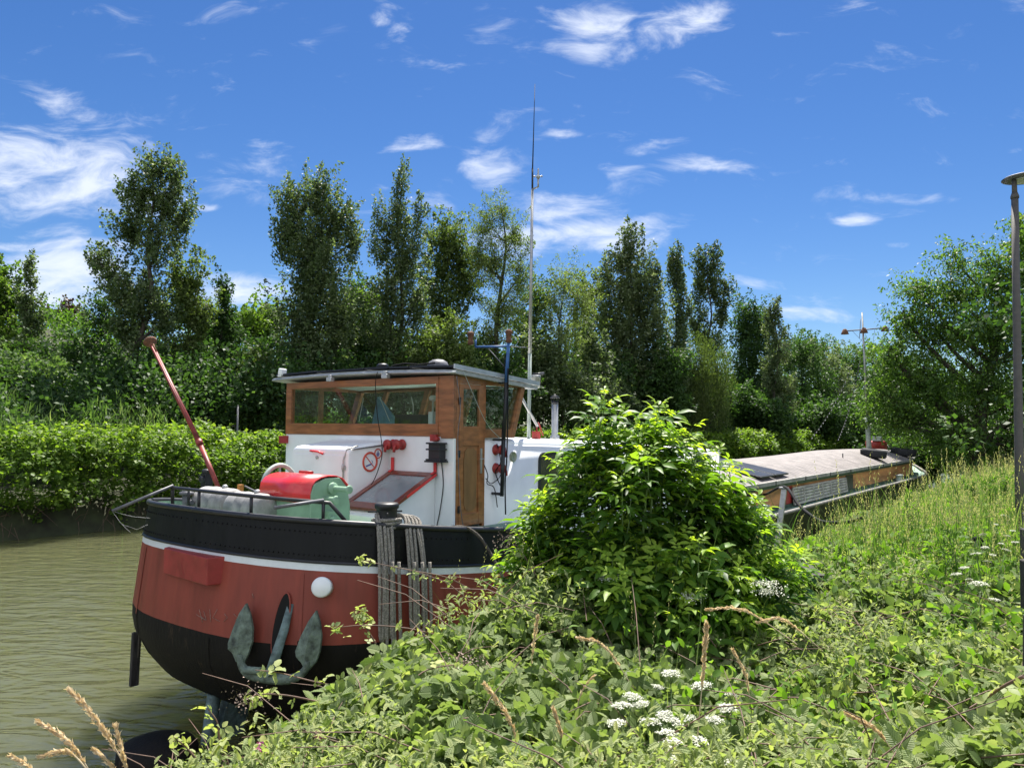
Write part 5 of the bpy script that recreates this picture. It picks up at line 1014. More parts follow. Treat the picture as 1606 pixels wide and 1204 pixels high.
tree('poplar_tree', 'slender dark poplar between the grey-green poplar and the open many-stemmed poplar', 'tree', (1062, 640, 78), [(1062, 412, 12, 24), (1060, 450, 16, 34), (1068, 500, 16, 40), (1062, 550, 20, 40)], 10000, .24, 'lf_poplar', up=1.3, csz=.7, trunk_r=.22, twigs=60, out=.3, elong=1.8)
tree('poplar_tree', 'open many-stemmed dark poplar spreading like a vase, right of the dense poplars', 'tree', (1102, 650, 84), [(1096, 410, 11, 24), (1116, 405, 13, 22), (1098, 450, 14, 34), (1120, 445, 14, 34), (1142, 450, 10, 22), (1130, 490, 15, 26), (1095, 510, 20, 34), (1112, 540, 24, 24)], 12500, .25, 'lf_poplar', up=1.2, csz=.62, trunk_r=.30, twigs=120, out=.5, elong=1.8, tint=.32, per=60)
tree('weeping_willow', 'rounded weeping willow with hanging curtains of foliage above the far hedge', 'tree', (1105, 680, 74), [(1100, 560, 30, 22), (1085, 590, 26, 30), (1125, 590, 24, 34), (1105, 620, 38, 40), (1128, 640, 18, 40), (1082, 640, 22, 40)], 26000, .20, 'lf_willow', up=-1.4, csz=.8, trunk_r=.35, out=.2, elong=2.6, tint=.28, droop=1.6, wid=.5)
tree('broadleaf_tree', 'dark round-topped tree behind the weeping willow, left of the thin pointed poplar', 'tree', (1175, 650, 98), [(1170, 478, 14, 14), (1165, 510, 26, 26), (1190, 515, 22, 24), (1175, 560, 40, 50), (1180, 620, 44, 40)], 20000, .30, 'lf_dark', up=.6, csz=1.1, trunk_r=.3)
tree('poplar_tree', 'thin pointed poplar rising alone above the rounded wood on the right', 'tree', (1216, 660, 90), [(1217, 475, 6, 22), (1212, 505, 12, 28), (1222, 540, 16, 34), (1208, 590, 18, 44), (1226, 620, 22, 40)], 11000, .25, 'lf_greypoplar', up=1.2, csz=.7, trunk_r=.18, out=.35, elong=1.6, bark='bark_pale')
tree('broadleaf_tree', 'mid green spreading tree filling the gap below the broad poplar and the pointed poplar', 'tree', (560, 650, 52), [(565, 470, 34, 30), (545, 520, 44, 44), (590, 540, 44, 50), (560, 600, 60, 44)], 16000, .18, 'lf_dark', up=.4, csz=.75, trunk_r=.2, tint=.5)
tree('broadleaf_tree', 'dark green tree between the tall willow and the light grey-green willow', 'tree', (840, 650, 60), [(842, 470, 26, 30), (830, 520, 34, 50), (850, 590, 50, 50)], 13000, .20, 'lf_dark', up=.4, csz=.8, trunk_r=.2, tint=.45)
tree('broadleaf_tree', 'olive tree filling in right of the light willow, left of the very tall poplar', 'tree', (925, 650, 70), [(925, 470, 24, 34), (915, 530, 34, 50), (935, 600, 44, 50)], 13000, .23, 'lf_willow', up=.5, csz=.9, trunk_r=.2, tint=.35)
wood = [((1262, 660, 112), [(1262, 555, 30, 30), (1250, 610, 34, 44), (1280, 620, 34, 40)], 'lf_dark', 'dark rounded tree immediately right of the thin pointed poplar'),
        ((1300, 660, 118), [(1290, 570, 30, 24), (1310, 610, 34, 40), (1320, 650, 30, 30)], 'lf_greypoplar', 'silvery rounded tree in the middle of the wood on the right'),
        ((1335, 655, 135), [(1330, 565, 26, 16), (1345, 600, 34, 40), (1350, 640, 34, 30)], 'lf_dark', 'dark green tree behind the forward mast of the barge'),
        ((1250, 640, 150), [(1240, 560, 26, 26), (1278, 548, 24, 14)], 'lf_dark', 'farthest tree top showing over the rounded wood'),
        ((1340, 640, 150), [(1322, 552, 22, 10), (1355, 552, 30, 10), (1392, 548, 26, 14), (1340, 575, 60, 20), (1400, 575, 40, 26)], 'lf_fresh', 'low distant tree line under the lamps of the forward mast'),
        ((1460, 660, 128), [(1440, 600, 46, 44), (1480, 620, 50, 50), (1445, 655, 50, 26)], 'lf_dark', 'distant dark tree closing the canal behind the big leafy tree, left one'),
        ((1540, 660, 122), [(1530, 600, 50, 50), (1580, 620, 50, 50), (1540, 650, 50, 26)], 'lf_dark', 'distant dark tree seen through the big leafy tree beside the lamp post'),
        ((1390, 660, 120), [(1385, 600, 30, 40), (1395, 650, 30, 30)], 'lf_dark', 'dark tree half hidden by the big leafy tree of the right bank')]
for b_, lb, m_, lab in wood: tree('broadleaf_tree', lab, 'tree', b_, lb, 12000, .32, m_, up=.2, csz=1.2, trunk_r=.3, group='rounded trees of the wood on the right', limbs=False, shell=3, tint=.5)
# ---- big leafy tree on the near bank, right
tree('leafy_tree', 'large bright green leafy tree filling the right side behind the bow', 'tree', (1530, 760, 36),
     [(1500, 410, 24, 24), (1440, 455, 34, 26), (1498, 460, 44, 34), (1560, 440, 44, 44), (1610, 420, 40, 50), (1420, 500, 28, 24), (1470, 520, 60, 40), (1550, 520, 60, 50), (1620, 520, 50, 60), (1400, 560, 34, 30), (1450, 600, 60, 46), (1540, 610, 70, 50), (1385, 620, 30, 34), (1630, 620, 50, 60), (1410, 660, 48, 36), (1490, 690, 60, 40), (1580, 700, 60, 46), (1600, 375, 18, 26)],
     64000, .15, 'lf_right', up=.15, csz=.62, trunk_r=.36, twigs=240, out=.7, droop=.5, tint=.42, base_z=1.9, shell=2.4, per=40, elong=1.5, T=T_LANCE, wid=1.5)
tree('bush', 'dense shadowed bush under the large leafy tree behind the bow', 'bush', (1500, 760, 42), [(1420, 705, 50, 26), (1490, 720, 50, 30), (1560, 735, 50, 30), (1630, 720, 50, 50), (1450, 740, 30, 20)], 22000, .16, 'lf_dark', up=.2, csz=.7, trunk_r=.1, base_z=1.4, limbs=False, tint=.3)
tree('young_poplar', 'light green sprig of a taller tree behind the lamp post at the right edge', 'tree', (1640, 700, 44), [(1592, 350, 10, 14), (1606, 380, 16, 24), (1640, 400, 30, 50)], 4000, .17, 'lf_right', up=.3, csz=.5, trunk_r=.2, base_z=1.9)
# ---- bushes on the far bank behind the hedge
bushes = [((30, 640, 38), [(20, 590, 44, 40), (70, 600, 40, 36)], 'lf_reed', 'tall pale weeds and bush low on the slope at the left edge'),
          ((120, 640, 42), [(110, 570, 50, 36), (160, 600, 50, 44)], 'lf_dark', 'dark bush in the shaded hollow under the tall poplar'),
          ((215, 640, 39), [(190, 620, 50, 40), (240, 600, 40, 44)], 'lf_dark', 'dark tangled bush around the foot of the tall poplar'),
          ((300, 660, 40), [(300, 600, 44, 44), (275, 640, 40, 30), (330, 620, 30, 40)], 'lf_dark', 'rounded mid green bush behind the red leaning spar'),
          ((345, 640, 44), [(345, 570, 38, 24), (385, 575, 26, 24), (350, 600, 44, 26)], 'lf_fresh', 'bright yellow-green mounded bush behind the red leaning spar'),
          ((420, 640, 43), [(405, 590, 36, 40), (430, 630, 36, 44), (395, 640, 36, 30)], 'lf_willow', 'grey-green bush left of the wheelhouse roof'),
          ((330, 540, 54), [(325, 515, 34, 18), (390, 515, 44, 24), (420, 500, 40, 20)], 'lf_fresh', 'sunlit low trees on the skyline between the columnar tree and the broad poplar'),
          ((560, 640, 50), [(570, 480, 24, 30), (560, 540, 40, 44), (590, 600, 50, 44)], 'lf_fresh', 'fresh green bush between the broad poplar and the pointed poplar'),
          ((690, 640, 47), [(700, 520, 28, 28), (665, 560, 34, 40), (720, 570, 34, 40), (690, 610, 46, 40)], 'lf_willow', 'light rounded bush above the middle of the wheelhouse roof'),
          ((740, 650, 50), [(745, 600, 40, 40), (790, 610, 40, 44)], 'lf_dark', 'dark bush behind the lantern mast'),
          ((850, 640, 56), [(850, 560, 30, 50), (845, 610, 36, 44), (900, 620, 40, 44)], 'lf_greypoplar', 'grey-green bush behind the flue pipe'),
          ((940, 660, 64), [(930, 570, 26, 60), (930, 640, 44, 36), (960, 640, 40, 40)], 'lf_greypoplar', 'grey-green bush under the very tall dense poplar'),
          ((1050, 670, 70), [(1050, 600, 30, 50), (1040, 650, 40, 36)], 'lf_dark', 'dark bush left of the weeping willow'),
          ((1165, 680, 88), [(1165, 645, 32, 34), (1200, 660, 36, 26)], 'lf_dark', 'dark bush right of the weeping willow'),
          ((1260, 680, 100), [(1250, 660, 44, 28), (1300, 660, 50, 30)], 'lf_dark', 'low dark bush above the far end of the hedge'),
          ((1350, 680, 105), [(1350, 660, 44, 30), (1400, 665, 40, 30)], 'lf_dark', 'low dark bush beside the forward mast')]
for b_, lb, m_, lab in bushes: tree('bush', lab, 'bush', b_, lb, 11000, .0042*b_[2], m_, up=.25, csz=.016*b_[2], trunk_r=.07, group='bushes on the far bank', limbs=False, shell=2.8, tint=.4, elong=1.2)
# ---- mass of undergrowth below the trees (one continuous thicket)
def strip(y0, y1, n, xa, xb, zf, csz, per, lsz, lm, name, label, tint=.35, up=.3, kd='stuff', T=DIAM, cat='undergrowth', droop=.3, wid=1., flat=.5, elong=1.2):
    y = y0 + (y1-y0)*rng.random(n)**1.25; x = rng.uniform(xa, xb, n); zt = zf(x, y); g0 = ground_z(x, y)
    z = g0 + (zt-g0)*rng.random(n)**.45
    c = np.stack([x, y, z], -1); ax = unit(rng.normal(size=(n, 3))*.5+np.array([.25, -.15, up])); ds = 1+np.maximum(0, y)*.012
    V, Fq, ti = leaf_cloud(c, ax, csz*rng.uniform(.6, 1.3, n)*ds, per, lsz, np.clip(tint+rng.normal(0, .13, n), 0, 1), elong=elong, T=T, droop=droop, wid=wid, flat=flat, lratio=np.repeat(ds, per))
    o = np_mesh(name, V, Fq, lm, None, ti); o['label'] = label; o['category'] = cat
    if kd: o['kind'] = kd
    return o
strip(4, 140, 3000, -37, -24, lambda x, y: ground_z(x, y)+3.2+1.3*vnoise(x, y, .35, 5)+np.interp(y, [0, 8, 16, 30, 60, 140], [-.6, 0, 2.2, 4.2, 5.2, 4]), .95, 60, .19, 'lf_dark', 'undergrowth', 'dark continuous undergrowth beneath the trees of the far bank')
tree('bush', 'dark bush overhanging the water beyond the bow of the barge', 'bush', (1480, 745, 44), [(1400, 712, 40, 20), (1445, 722, 44, 22), (1430, 742, 40, 14)], 15000, .17, 'lf_dark', up=.1, csz=.7, trunk_r=.08, base_z=.3, limbs=False, tint=.35)
_n = 1500; _y = 24+100*rng.random(_n); _x = rng.uniform(4.5, 34, _n); _z = 2+rng.random(_n)**.7*(6.5+.8*vnoise(_x, _y, .4, 8))
V, Fq, ti = leaf_cloud(np.stack([_x, _y, _z], -1), unit(rdir(_n)*.6+np.array([0, 0, .5])), 1.0*rng.uniform(.6, 1.2, _n), 60, .24, np.clip(.35+rng.normal(0, .12, _n), 0, 1))
o = np_mesh('thicket', V, Fq, 'lf_dark', None, ti); o['label'] = 'dark thicket under and beyond the large leafy tree on the near bank'; o['category'] = 'thicket'; o['kind'] = 'stuff'
# slope grass and weeds on the hill at the left
strip(-16, 46, 3000, -56, -26, lambda x, y: ground_z(x, y)+1.3+.8*vnoise(x, y, .5, 9), .6, 26, .17, 'lf_verge', 'slope_weeds', 'tall green weeds covering the slope on the left', .3, .9, cat='weeds')
strip(-14, 10, 420, -27, -22.5, lambda x, y: ground_z(x, y)+2.6+.6*vnoise(x, y, .9, 2), .5, 30, .34, 'lf_reed', 'reeds', 'pale green reeds between the hedge and the slope on the left', .5, 1.6, T=T_BLADE, cat='reeds', droop=-1.2, wid=.10, elong=1.6)
# hedge along the far water's edge: layered sprays of broad leaves over a dark bank
def hedge_top(x, y):
    base = np.interp(y, [-20, 0, 12, 30, 60, 120], [3.65, 3.5, 3.2, 2.95, 2.6, 2.3]); return base + .34*vnoise(x, y, .9, 11) + .22*vnoise(x, y, 2.6, 12) - .35*np.clip((x+20.4), 0, 2)**2*.5
def hedge():
    out = []
    n = 11500; y = -22 + 150*rng.random(n)**1.4; y[8200:] = 42+90*rng.random(3300); ds = 1+np.maximum(0, y)*.016
    u = rng.random(n); x = np.where(u < .45, rng.uniform(-22.6, -19.6, n), -19.9+.9*rng.random(n)+.6*vnoise(y*1., y*0, 1.3, 4)); top_ = hedge_top(x, y)
    z = np.where(u < .45, top_-.25*rng.random(n), .55+(top_-.6)*rng.random(n)**.7)
    x = x - np.where(z < 1.3, .5, 0) + .35*np.sin(z*3.1+y*.7)
    c = np.stack([x, y, z], -1); ax = unit(np.stack([.9+.3*rng.normal(size=n), .5*rng.normal(size=n)-.2, .15+.35*rng.normal(size=n)+np.where(u < .45, .8, -.25)], -1))
    V, Fq, ti = leaf_cloud(c, ax, .30*rng.uniform(.6, 1.3, n)*ds, 34, .135, np.clip(.42+rng.normal(0, .10, n)+np.where(u < .45, .12, 0), 0, 1), elong=1.7, flat=.75, droop=.45, T=T_DIA, wid=1.25, lratio=np.repeat(ds, 34))
    t_ = thing('hedge', 'long dense light green hedge growing over the far water edge', 'hedge', (-20, 10, 1.0))
    np_mesh('foliage', V, Fq, 'lf_hedge', t_, ti)
    mb = MB()
    for k in range(420):
        y = -22+90*random.random()**1.5; x = random.uniform(-20.6, -19.3); p0 = Vector((x-.5, y, .2+random.random())); d = Vector((random.gauss(.25, .35), random.gauss(0, .9), random.gauss(.1, .5))); p1 = p0+d; mb.tube([p0, p0.lerp(p1, .5)+Vector((0, 0, .12)), p1], [.016, .012, .005], 4, cap=False)
    for k in range(700):
        y = -22+95*random.random()**1.4; x = random.uniform(-19.9, -19.0); p0 = Vector((x, y, random.uniform(.4, 1.3))); d = Vector((random.gauss(.15, .2), random.gauss(0, .5), -random.uniform(.2, .9))); mb.tube([p0, p0+d*.5+Vector((.08, 0, 0)), p0+d], [.009, .007, .003], 4, cap=False)
    mb.build('branches', 'cane', t_, fixn=False)
hedge()
o = W(373, 640, 36); t_ = thing('marker_post', 'thin grey post standing behind the hedge left of the wheelhouse', 'post', (o.x, o.y, 1.5)); mb = MB(); mb.tube([(o.x, o.y, 1.3), (o.x, o.y, W(372, 637, 36).z)], .045, 8); mb.lathe([(.05, 0), (.02, .05)], (o.x, o.y, W(372, 637, 36).z), (0, 0, 1), 8); mb.build('post', 'grey', t_)
# ------------------------------------------------------------------ near bank
CL2 = np.array([CAML.x, CAML.y])
def in_view(x, y, z, m=60):
    p = np.stack([x, y, z], -1); Q = (p-np.array(CAML)[None, :]); wx = Q[:, 0]*AX.x+Q[:, 1]*AY.x; wy = Q[:, 0]*AX.y+Q[:, 1]*AY.y
    px = CX+F*wx/np.maximum(wy, .05); return (wy > 1.2) & (px > -m-150) & (px < 1606+m+80)
def near_pts(n, dmin, dmax, xa=3.0, xb=12, pw=.9):
    """points on the near bank, denser towards the camera"""
    X_, Y_ = [], []
    tot = 0
    while tot < n:
        m = n*3; D = dmin*(dmax/dmin)**(rng.random(m)**pw); a = rng.uniform(-.62, .78, m)     # tangent of direction
        wx = a*D; wy = D; px_ = wx-S0.x; py_ = wy-S0.y; lx = px_*AX.x+py_*AX.y; ly = px_*AY.x+py_*AY.y
        ok = (shore(lx, ly) > xa) & (lx < xb); X_.append(lx[ok]); Y_.append(ly[ok]); tot += ok.sum()
    return np.concatenate(X_)[:n], np.concatenate(Y_)[:n]
T_BR = (np.array([(0, 0, 0), (-.27, .16, .05), (-.38, .45, .08), (-.24, .78, .03), (0, 1.0, -.10), (.24, .78, .03), (.38, .45, .08), (.27, .16, .05), (0, .3, -.015), (0, .65, -.02)]),
        np.array([(0, 8, 2, 1), (8, 9, 3, 2), (9, 4, 4, 3), (0, 7, 6, 8), (8, 6, 5, 9)]))
T_BR = (T_BR[0], np.array([(0, 8, 2, 1), (8, 9, 3, 2), (9, 4, 3, 3), (0, 7, 6, 8), (8, 6, 5, 9), (9, 5, 4, 4)]))
T_BR = (np.array([(0, 0, 0), (-.30, .22, .06), (-.37, .52, .08), (-.18, .84, .02), (0, 1.0, -.10), (.18, .84, .02), (.37, .52, .08), (.30, .22, .06), (0, .33, -.02), (0, .7, -.03)]),
        np.array([(0, 8, 2, 1), (8, 9, 3, 2), (0, 7, 6, 8), (8, 6, 5, 9), (9, 5, 4, 3)]))
T_SER = (np.array([(x, y, .20*abs(x)-.13*y*y+.02) for x, y in
    [(0, 0), (0, .25), (0, .5), (0, .75), (0, 1.02),
     (-.26, .08), (-.30, .17), (-.38, .27), (-.35, .40), (-.42, .50), (-.34, .62), (-.33, .73), (-.18, .84), (-.12, .93),
     (.26, .08), (.30, .17), (.38, .27), (.35, .40), (.42, .50), (.34, .62), (.33, .73), (.18, .84), (.12, .93)]]),
    np.array([(0, 1, 6, 5), (1, 8, 7, 6), (1, 2, 9, 8), (2, 3, 10, 9), (3, 12, 11, 10), (3, 4, 13, 12),
              (0, 14, 15, 1), (1, 15, 16, 17), (1, 17, 18, 2), (2, 18, 19, 3), (3, 19, 20, 21), (3, 21, 22, 4)]))
def trifoliate(x, y, z, size, tint, T, nmix=.55, five=.0, wid=1.0):
    n = len(x); P0 = np.stack([x, y, z], -1); Nd = unit(rdir(n)*(1-nmix)+np.array([0.05, -.1, 1])*nmix); h = unit(np.cross(Nd, rdir(n))); s = np.cross(Nd, h); out = []
    for ang, off, sc in ((0, .35, 1.0), (1.25, .1, .82), (-1.25, .1, .82)):
        d = h*math.cos(ang)+s*math.sin(ang); nn = unit(Nd+rdir(n)*.18)
        out.append(scatter(T, P0+d*off*size[:, None]*.5+h*off*size[:, None]*.4, d-.12*Nd, nn, size*sc*rng.uniform(.85, 1.1, n), np.clip(tint+rng.normal(0, .05, n), 0, 1), wid))
    return out
def bramble():
    parts = []; tl = []
    for n, d0, d1, sz, T in ((30000, 2.6, 6.2, .068, T_SER), (28000, 5.8, 9.5, .072, T_BR), (40000, 8.5, 16, .075, T_DIA), (26000, 15, 48, .12, T_DIA)):
        x, y = near_pts(n, d0, d1, 2.95, 9.5); D = np.hypot(x-CL2[0], y-CL2[1])
        top_ = veg(x, y) + .12*vnoise(x, y, 1.3, 24) + .22*vnoise(x, y, 2.8, 21) + .11*vnoise(x, y, 6.5, 22) + .05*vnoise(x, y, 15, 23); dep = rng.exponential(.20, n); z = top_ - np.minimum(dep, .75)
        z = np.maximum(z, ground_z(x, y)+.03)
        # less bramble where the grass verge is, none at all where canes end
        verge = sstep(5.2, 6.4, x)*sstep(1.5, 5.0, y); keep = rng.random(n) > .72*verge
        keep &= (D > 2.4); x, y, z, D, dep = x[keep], y[keep], z[keep], D[keep], dep[keep]
        m = len(x); patch = vnoise(x, y, 1.6, 31); young = (rng.random(m) < .05+.07*(patch > .2)) & (dep < .15)
        tint = np.clip(.40+.14*patch+rng.normal(0, .11, m)+.38*young, 0, 1)
        size = sz*rng.uniform(.6, 1.45, m)*(1-.25*young)
        parts += trifoliate(x, y, z, size, tint, T, .46); tl += [T]*3
    # yellow-green lanceolate sprigs growing through, in patches
    x, y = near_pts(9000, 2.6, 12, 3.3, 9.5); pt = vnoise(x, y, 1.9, 77); kp = pt > .12; x, y = x[kp], y[kp]; m = len(x)
    z = veg(x, y)+.17*vnoise(x, y, 2.4, 21)+rng.uniform(-.12, .16, m); ax_ = unit(rdir(m)*.5+np.array([0, 0, 1.])); 
    for k_ in range(5):
        parts.append(scatter(T_LANCE, np.stack([x, y, z], -1)+ax_*(.016*k_), unit(rdir(m)+ax_*.5), unit(ax_+rdir(m)*.3), .055*rng.uniform(.6, 1.3, m), np.clip(.66+rng.normal(0, .13, m), 0, 1), 1.2)); tl.append(T_LANCE)
    V, Fq, ti = join(parts); uvw = np.concatenate([np.tile(T_[0], (len(p_[0])//len(T_[0]), 1)) for p_, T_ in zip(parts, tl)]); o = np_mesh('bramble_thicket', V, Fq, 'lf_bramble', None, (ti, uvw))
    o['label'] = 'tangled bramble leaves covering the near bank in the foreground'; o['category'] = 'brambles'; o['kind'] = 'stuff'
bramble()
mb = MB()
x_, y_ = near_pts(900, 2.8, 12, 3.1, 9.0)
for i in range(430):
    z = float(veg(x_[i], y_[i]))-.12+.16*random.random(); p0 = Vector((x_[i], y_[i], z)); a = random.uniform(0, 6.28); L = random.uniform(.25, .8); d = Vector((math.cos(a), math.sin(a), random.gauss(.12, .25)))*L
    mb.tube([p0, p0+d*.5+Vector((0, 0, .10*L)), p0+d], [.0045, .0035, .002], 4, cap=False)
o = mb.build('bramble_stems', 'cane', None, fixn=False); o['label'] = 'thin reddish brown stems criss-crossing between the bramble leaves'; o['category'] = 'brambles'; o['kind'] = 'stuff'
def verge():
    parts = []
    # leafy herbs
    n = 42000; x, y = near_pts(n, 4.0, 45, 4.4, 12, .8); D = np.hypot(x-CL2[0], y-CL2[1]); k = np.maximum(sstep(4.8, 6.0, x)*sstep(-1.0, 3.0, y), .35*sstep(5.4, 6.2, x)*(vnoise(x, y, 1.7, 78) > .0)); keep = rng.random(n) < k; x, y, D = x[keep], y[keep], D[keep]; m = len(x)
    z = veg(x, y)+.16*vnoise(x, y, 1.6, 41)+rng.uniform(-.35, .22, m); P0 = np.stack([x, y, z], -1)
    parts.append(scatter(T_LANCE, P0, unit(rdir(m)+np.array([0, 0, .5])), unit(rdir(m)+np.array([0, 0, 1.])), (.045+.0052*D)*rng.uniform(.6, 1.3, m), np.clip(.5+.2*vnoise(x, y, 1.1, 42)+rng.normal(0, .15, m), 0, 1), 1.6))
    V, Fq, ti = join(parts); o = np_mesh('verge_herbs', V, Fq, 'lf_verge', None, ti); o['label'] = 'mixed leafy herbs and weeds on the sunny verge to the right'; o['category'] = 'weeds'; o['kind'] = 'stuff'
    # grasses
    n = 44000; x, y = near_pts(n, 3.2, 45, 4.0, 12, .8); D = np.hypot(x-CL2[0], y-CL2[1]); k = .015+.985*sstep(4.6, 6.2, x)*sstep(0, 4.5, y); keep = (rng.random(n) < k) & (y > -3.4); x, y, D = x[keep], y[keep], D[keep]; m = len(x)
    z = veg(x, y)-.52; h = (rng.uniform(.45, .95, m)+.45*(rng.random(m) < .14))*(1+.35*vnoise(x, y, 1.1, 51)); lean = rdir(m)*.22; lean[:, 2] = 1
    dry = vnoise(x, y, .7, 52)
    a_ = scatter(T_BLADE, np.stack([x, y, z], -1), lean, rdir(m), h, np.clip(.34+.24*dry+rng.normal(0, .18, m), 0, 1), (.006+.0008*D)/h)
    # seed heads: small husks along the top of some stems
    sel = rng.random(m) < .22; xs_, ys_, zs_, hs_, ls_ = x[sel], y[sel], z[sel], h[sel], unit(lean[sel]); q = 16; kk = np.repeat(np.arange(sel.sum()), q); f = np.tile(np.linspace(.86, 1.16, q), sel.sum())
    P0 = np.stack([xs_, ys_, zs_], -1)[kk]+ls_[kk]*(hs_[kk]*f)[:, None]+rng.normal(size=(len(kk), 3))*.006
    Dk = D[sel][kk]; b_ = scatter(T_DIA, P0, unit(ls_[kk]+rdir(len(kk))*.45), rdir(len(kk)), .008+.0021*Dk, np.clip(.95+rng.normal(0, .06, len(kk)), 0, 1), .42)
    V, Fq, ti = join([a_, b_]); o = np_mesh('verge_grass', V, Fq, 'lf_grass', None, ti); o['label'] = 'tall seeding grass along the verge on the right'; o['category'] = 'grass'; o['kind'] = 'stuff'
verge()
# bramble canes that stand out of the thicket, each with its leaves
def cane(pts, label, leaves=12, r=.006, sz=.07, buds=False, pink=False):
    pts = smooth_pts(pts, 6); base = pts[0]; t_ = thing('bramble_cane', label, 'bramble cane', base, 'bramble canes reaching out of the thicket')
    mb = MB(); k = len(pts); mb.tube(pts, [r*(1.2-.8*i/k) for i in range(k)], 6); mb.build('stem', 'cane', t_, fixn=False)
    idx_ = rng.integers(k//5, k, leaves); P_ = np.array([pts[i] for i in idx_])+rng.normal(size=(leaves, 3))*.025
    V, Fq, ti = join(trifoliate(P_[:, 0], P_[:, 1], P_[:, 2], sz*rng.uniform(.6, 1.1, leaves), np.clip(rng.uniform(.45, .95, leaves), 0, 1), T_BR, .45)); np_mesh('leaves', V, Fq, 'lf_bramble', t_, ti)
    if buds:
        m = 150; P_ = np.array(pts[-1])+rng.normal(size=(m, 3))*np.array([.06, .06, .05]); V, Fq, ti = scatter(T_DIA, P_, rdir(m), rdir(m), .017, rng.random(m)); np_mesh('withered_flowers', V, Fq, 'bud', t_, ti)['kind'] = 'stuff'
    if pink:
        m = 40; P_ = np.array(pts[-1])+rng.normal(size=(m, 3))*.014; V, Fq, ti = scatter(T_DIA, P_, rdir(m), rdir(m), .022, rng.random(m)); np_mesh('flowers', V, Fq, 'pink', t_, ti)
def WP(*ps): return [W(*p_) for p_ in ps]
cane(WP((740, 925, 7.0), (700, 905, 6.9), (650, 895, 6.8), (600, 885, 6.8), (560, 876, 6.8)), 'long bramble cane arching left across the hanging mooring ropes', 16)
cane(WP((700, 1000, 6.2), (640, 985, 6.1), (570, 980, 6.0), (520, 985, 6.0)), 'bramble cane reaching left towards the right anchor fluke', 12)
cane(WP((590, 1010, 6.3), (575, 985, 6.3), (566, 968, 6.3), (560, 955, 6.3)), 'upright bright green bramble shoot right of the anchor', 22, sz=.06)
cane(WP((560, 1080, 5.6), (500, 1070, 5.5), (440, 1055, 5.5), (400, 1050, 5.5)), 'bramble cane pointing left just under the anchor crown', 12)
cane(WP((500, 1100, 5.2), (450, 1090, 5.1), (410, 1088, 5.1), (385, 1095, 5.1)), 'bramble cane ending in a cluster of withered blossom below the anchor', 10, buds=True)
cane(WP((360, 1204, 4.6), (345, 1160, 4.6), (340, 1130, 4.6), (325, 1110, 4.6)), 'upright bramble shoot at the lower left edge of the thicket', 14, sz=.065)
cane(WP((330, 1215, 4.5), (300, 1180, 4.5), (285, 1165, 4.5), (272, 1155, 4.5)), 'small leaning bramble shoot beside the dark pile', 12, sz=.055)
cane(WP((560, 1204, 4.4), (540, 1170, 4.4), (520, 1160, 4.4), (498, 1155, 4.4)), 'bramble spray carrying a pink flower low in the foreground', 10, pink=True)
cane(WP((470, 1204, 4.4), (440, 1180, 4.4), (420, 1178, 4.4), (409, 1173, 4.4)), 'bramble spray with pink flowers near the bottom left', 10, pink=True)
cane(WP((880, 960, 6.4), (840, 900, 6.5), (815, 860, 6.6), (798, 845, 6.6)), 'bramble cane with pale withered blossom left of the elder', 10, buds=True)
cane(WP((1606, 1060, 3.2), (1575, 1075, 3.3), (1545, 1095, 3.4), (1520, 1110, 3.4)), 'bare reddish bramble cane crossing the lower right corner', 5, r=.007)
cane(WP((620, 1130, 4.6), (640, 1080, 4.7), (670, 1050, 4.8), (730, 1040, 5.0)), 'arching bramble cane with blossom in the middle of the thicket', 8, buds=True)
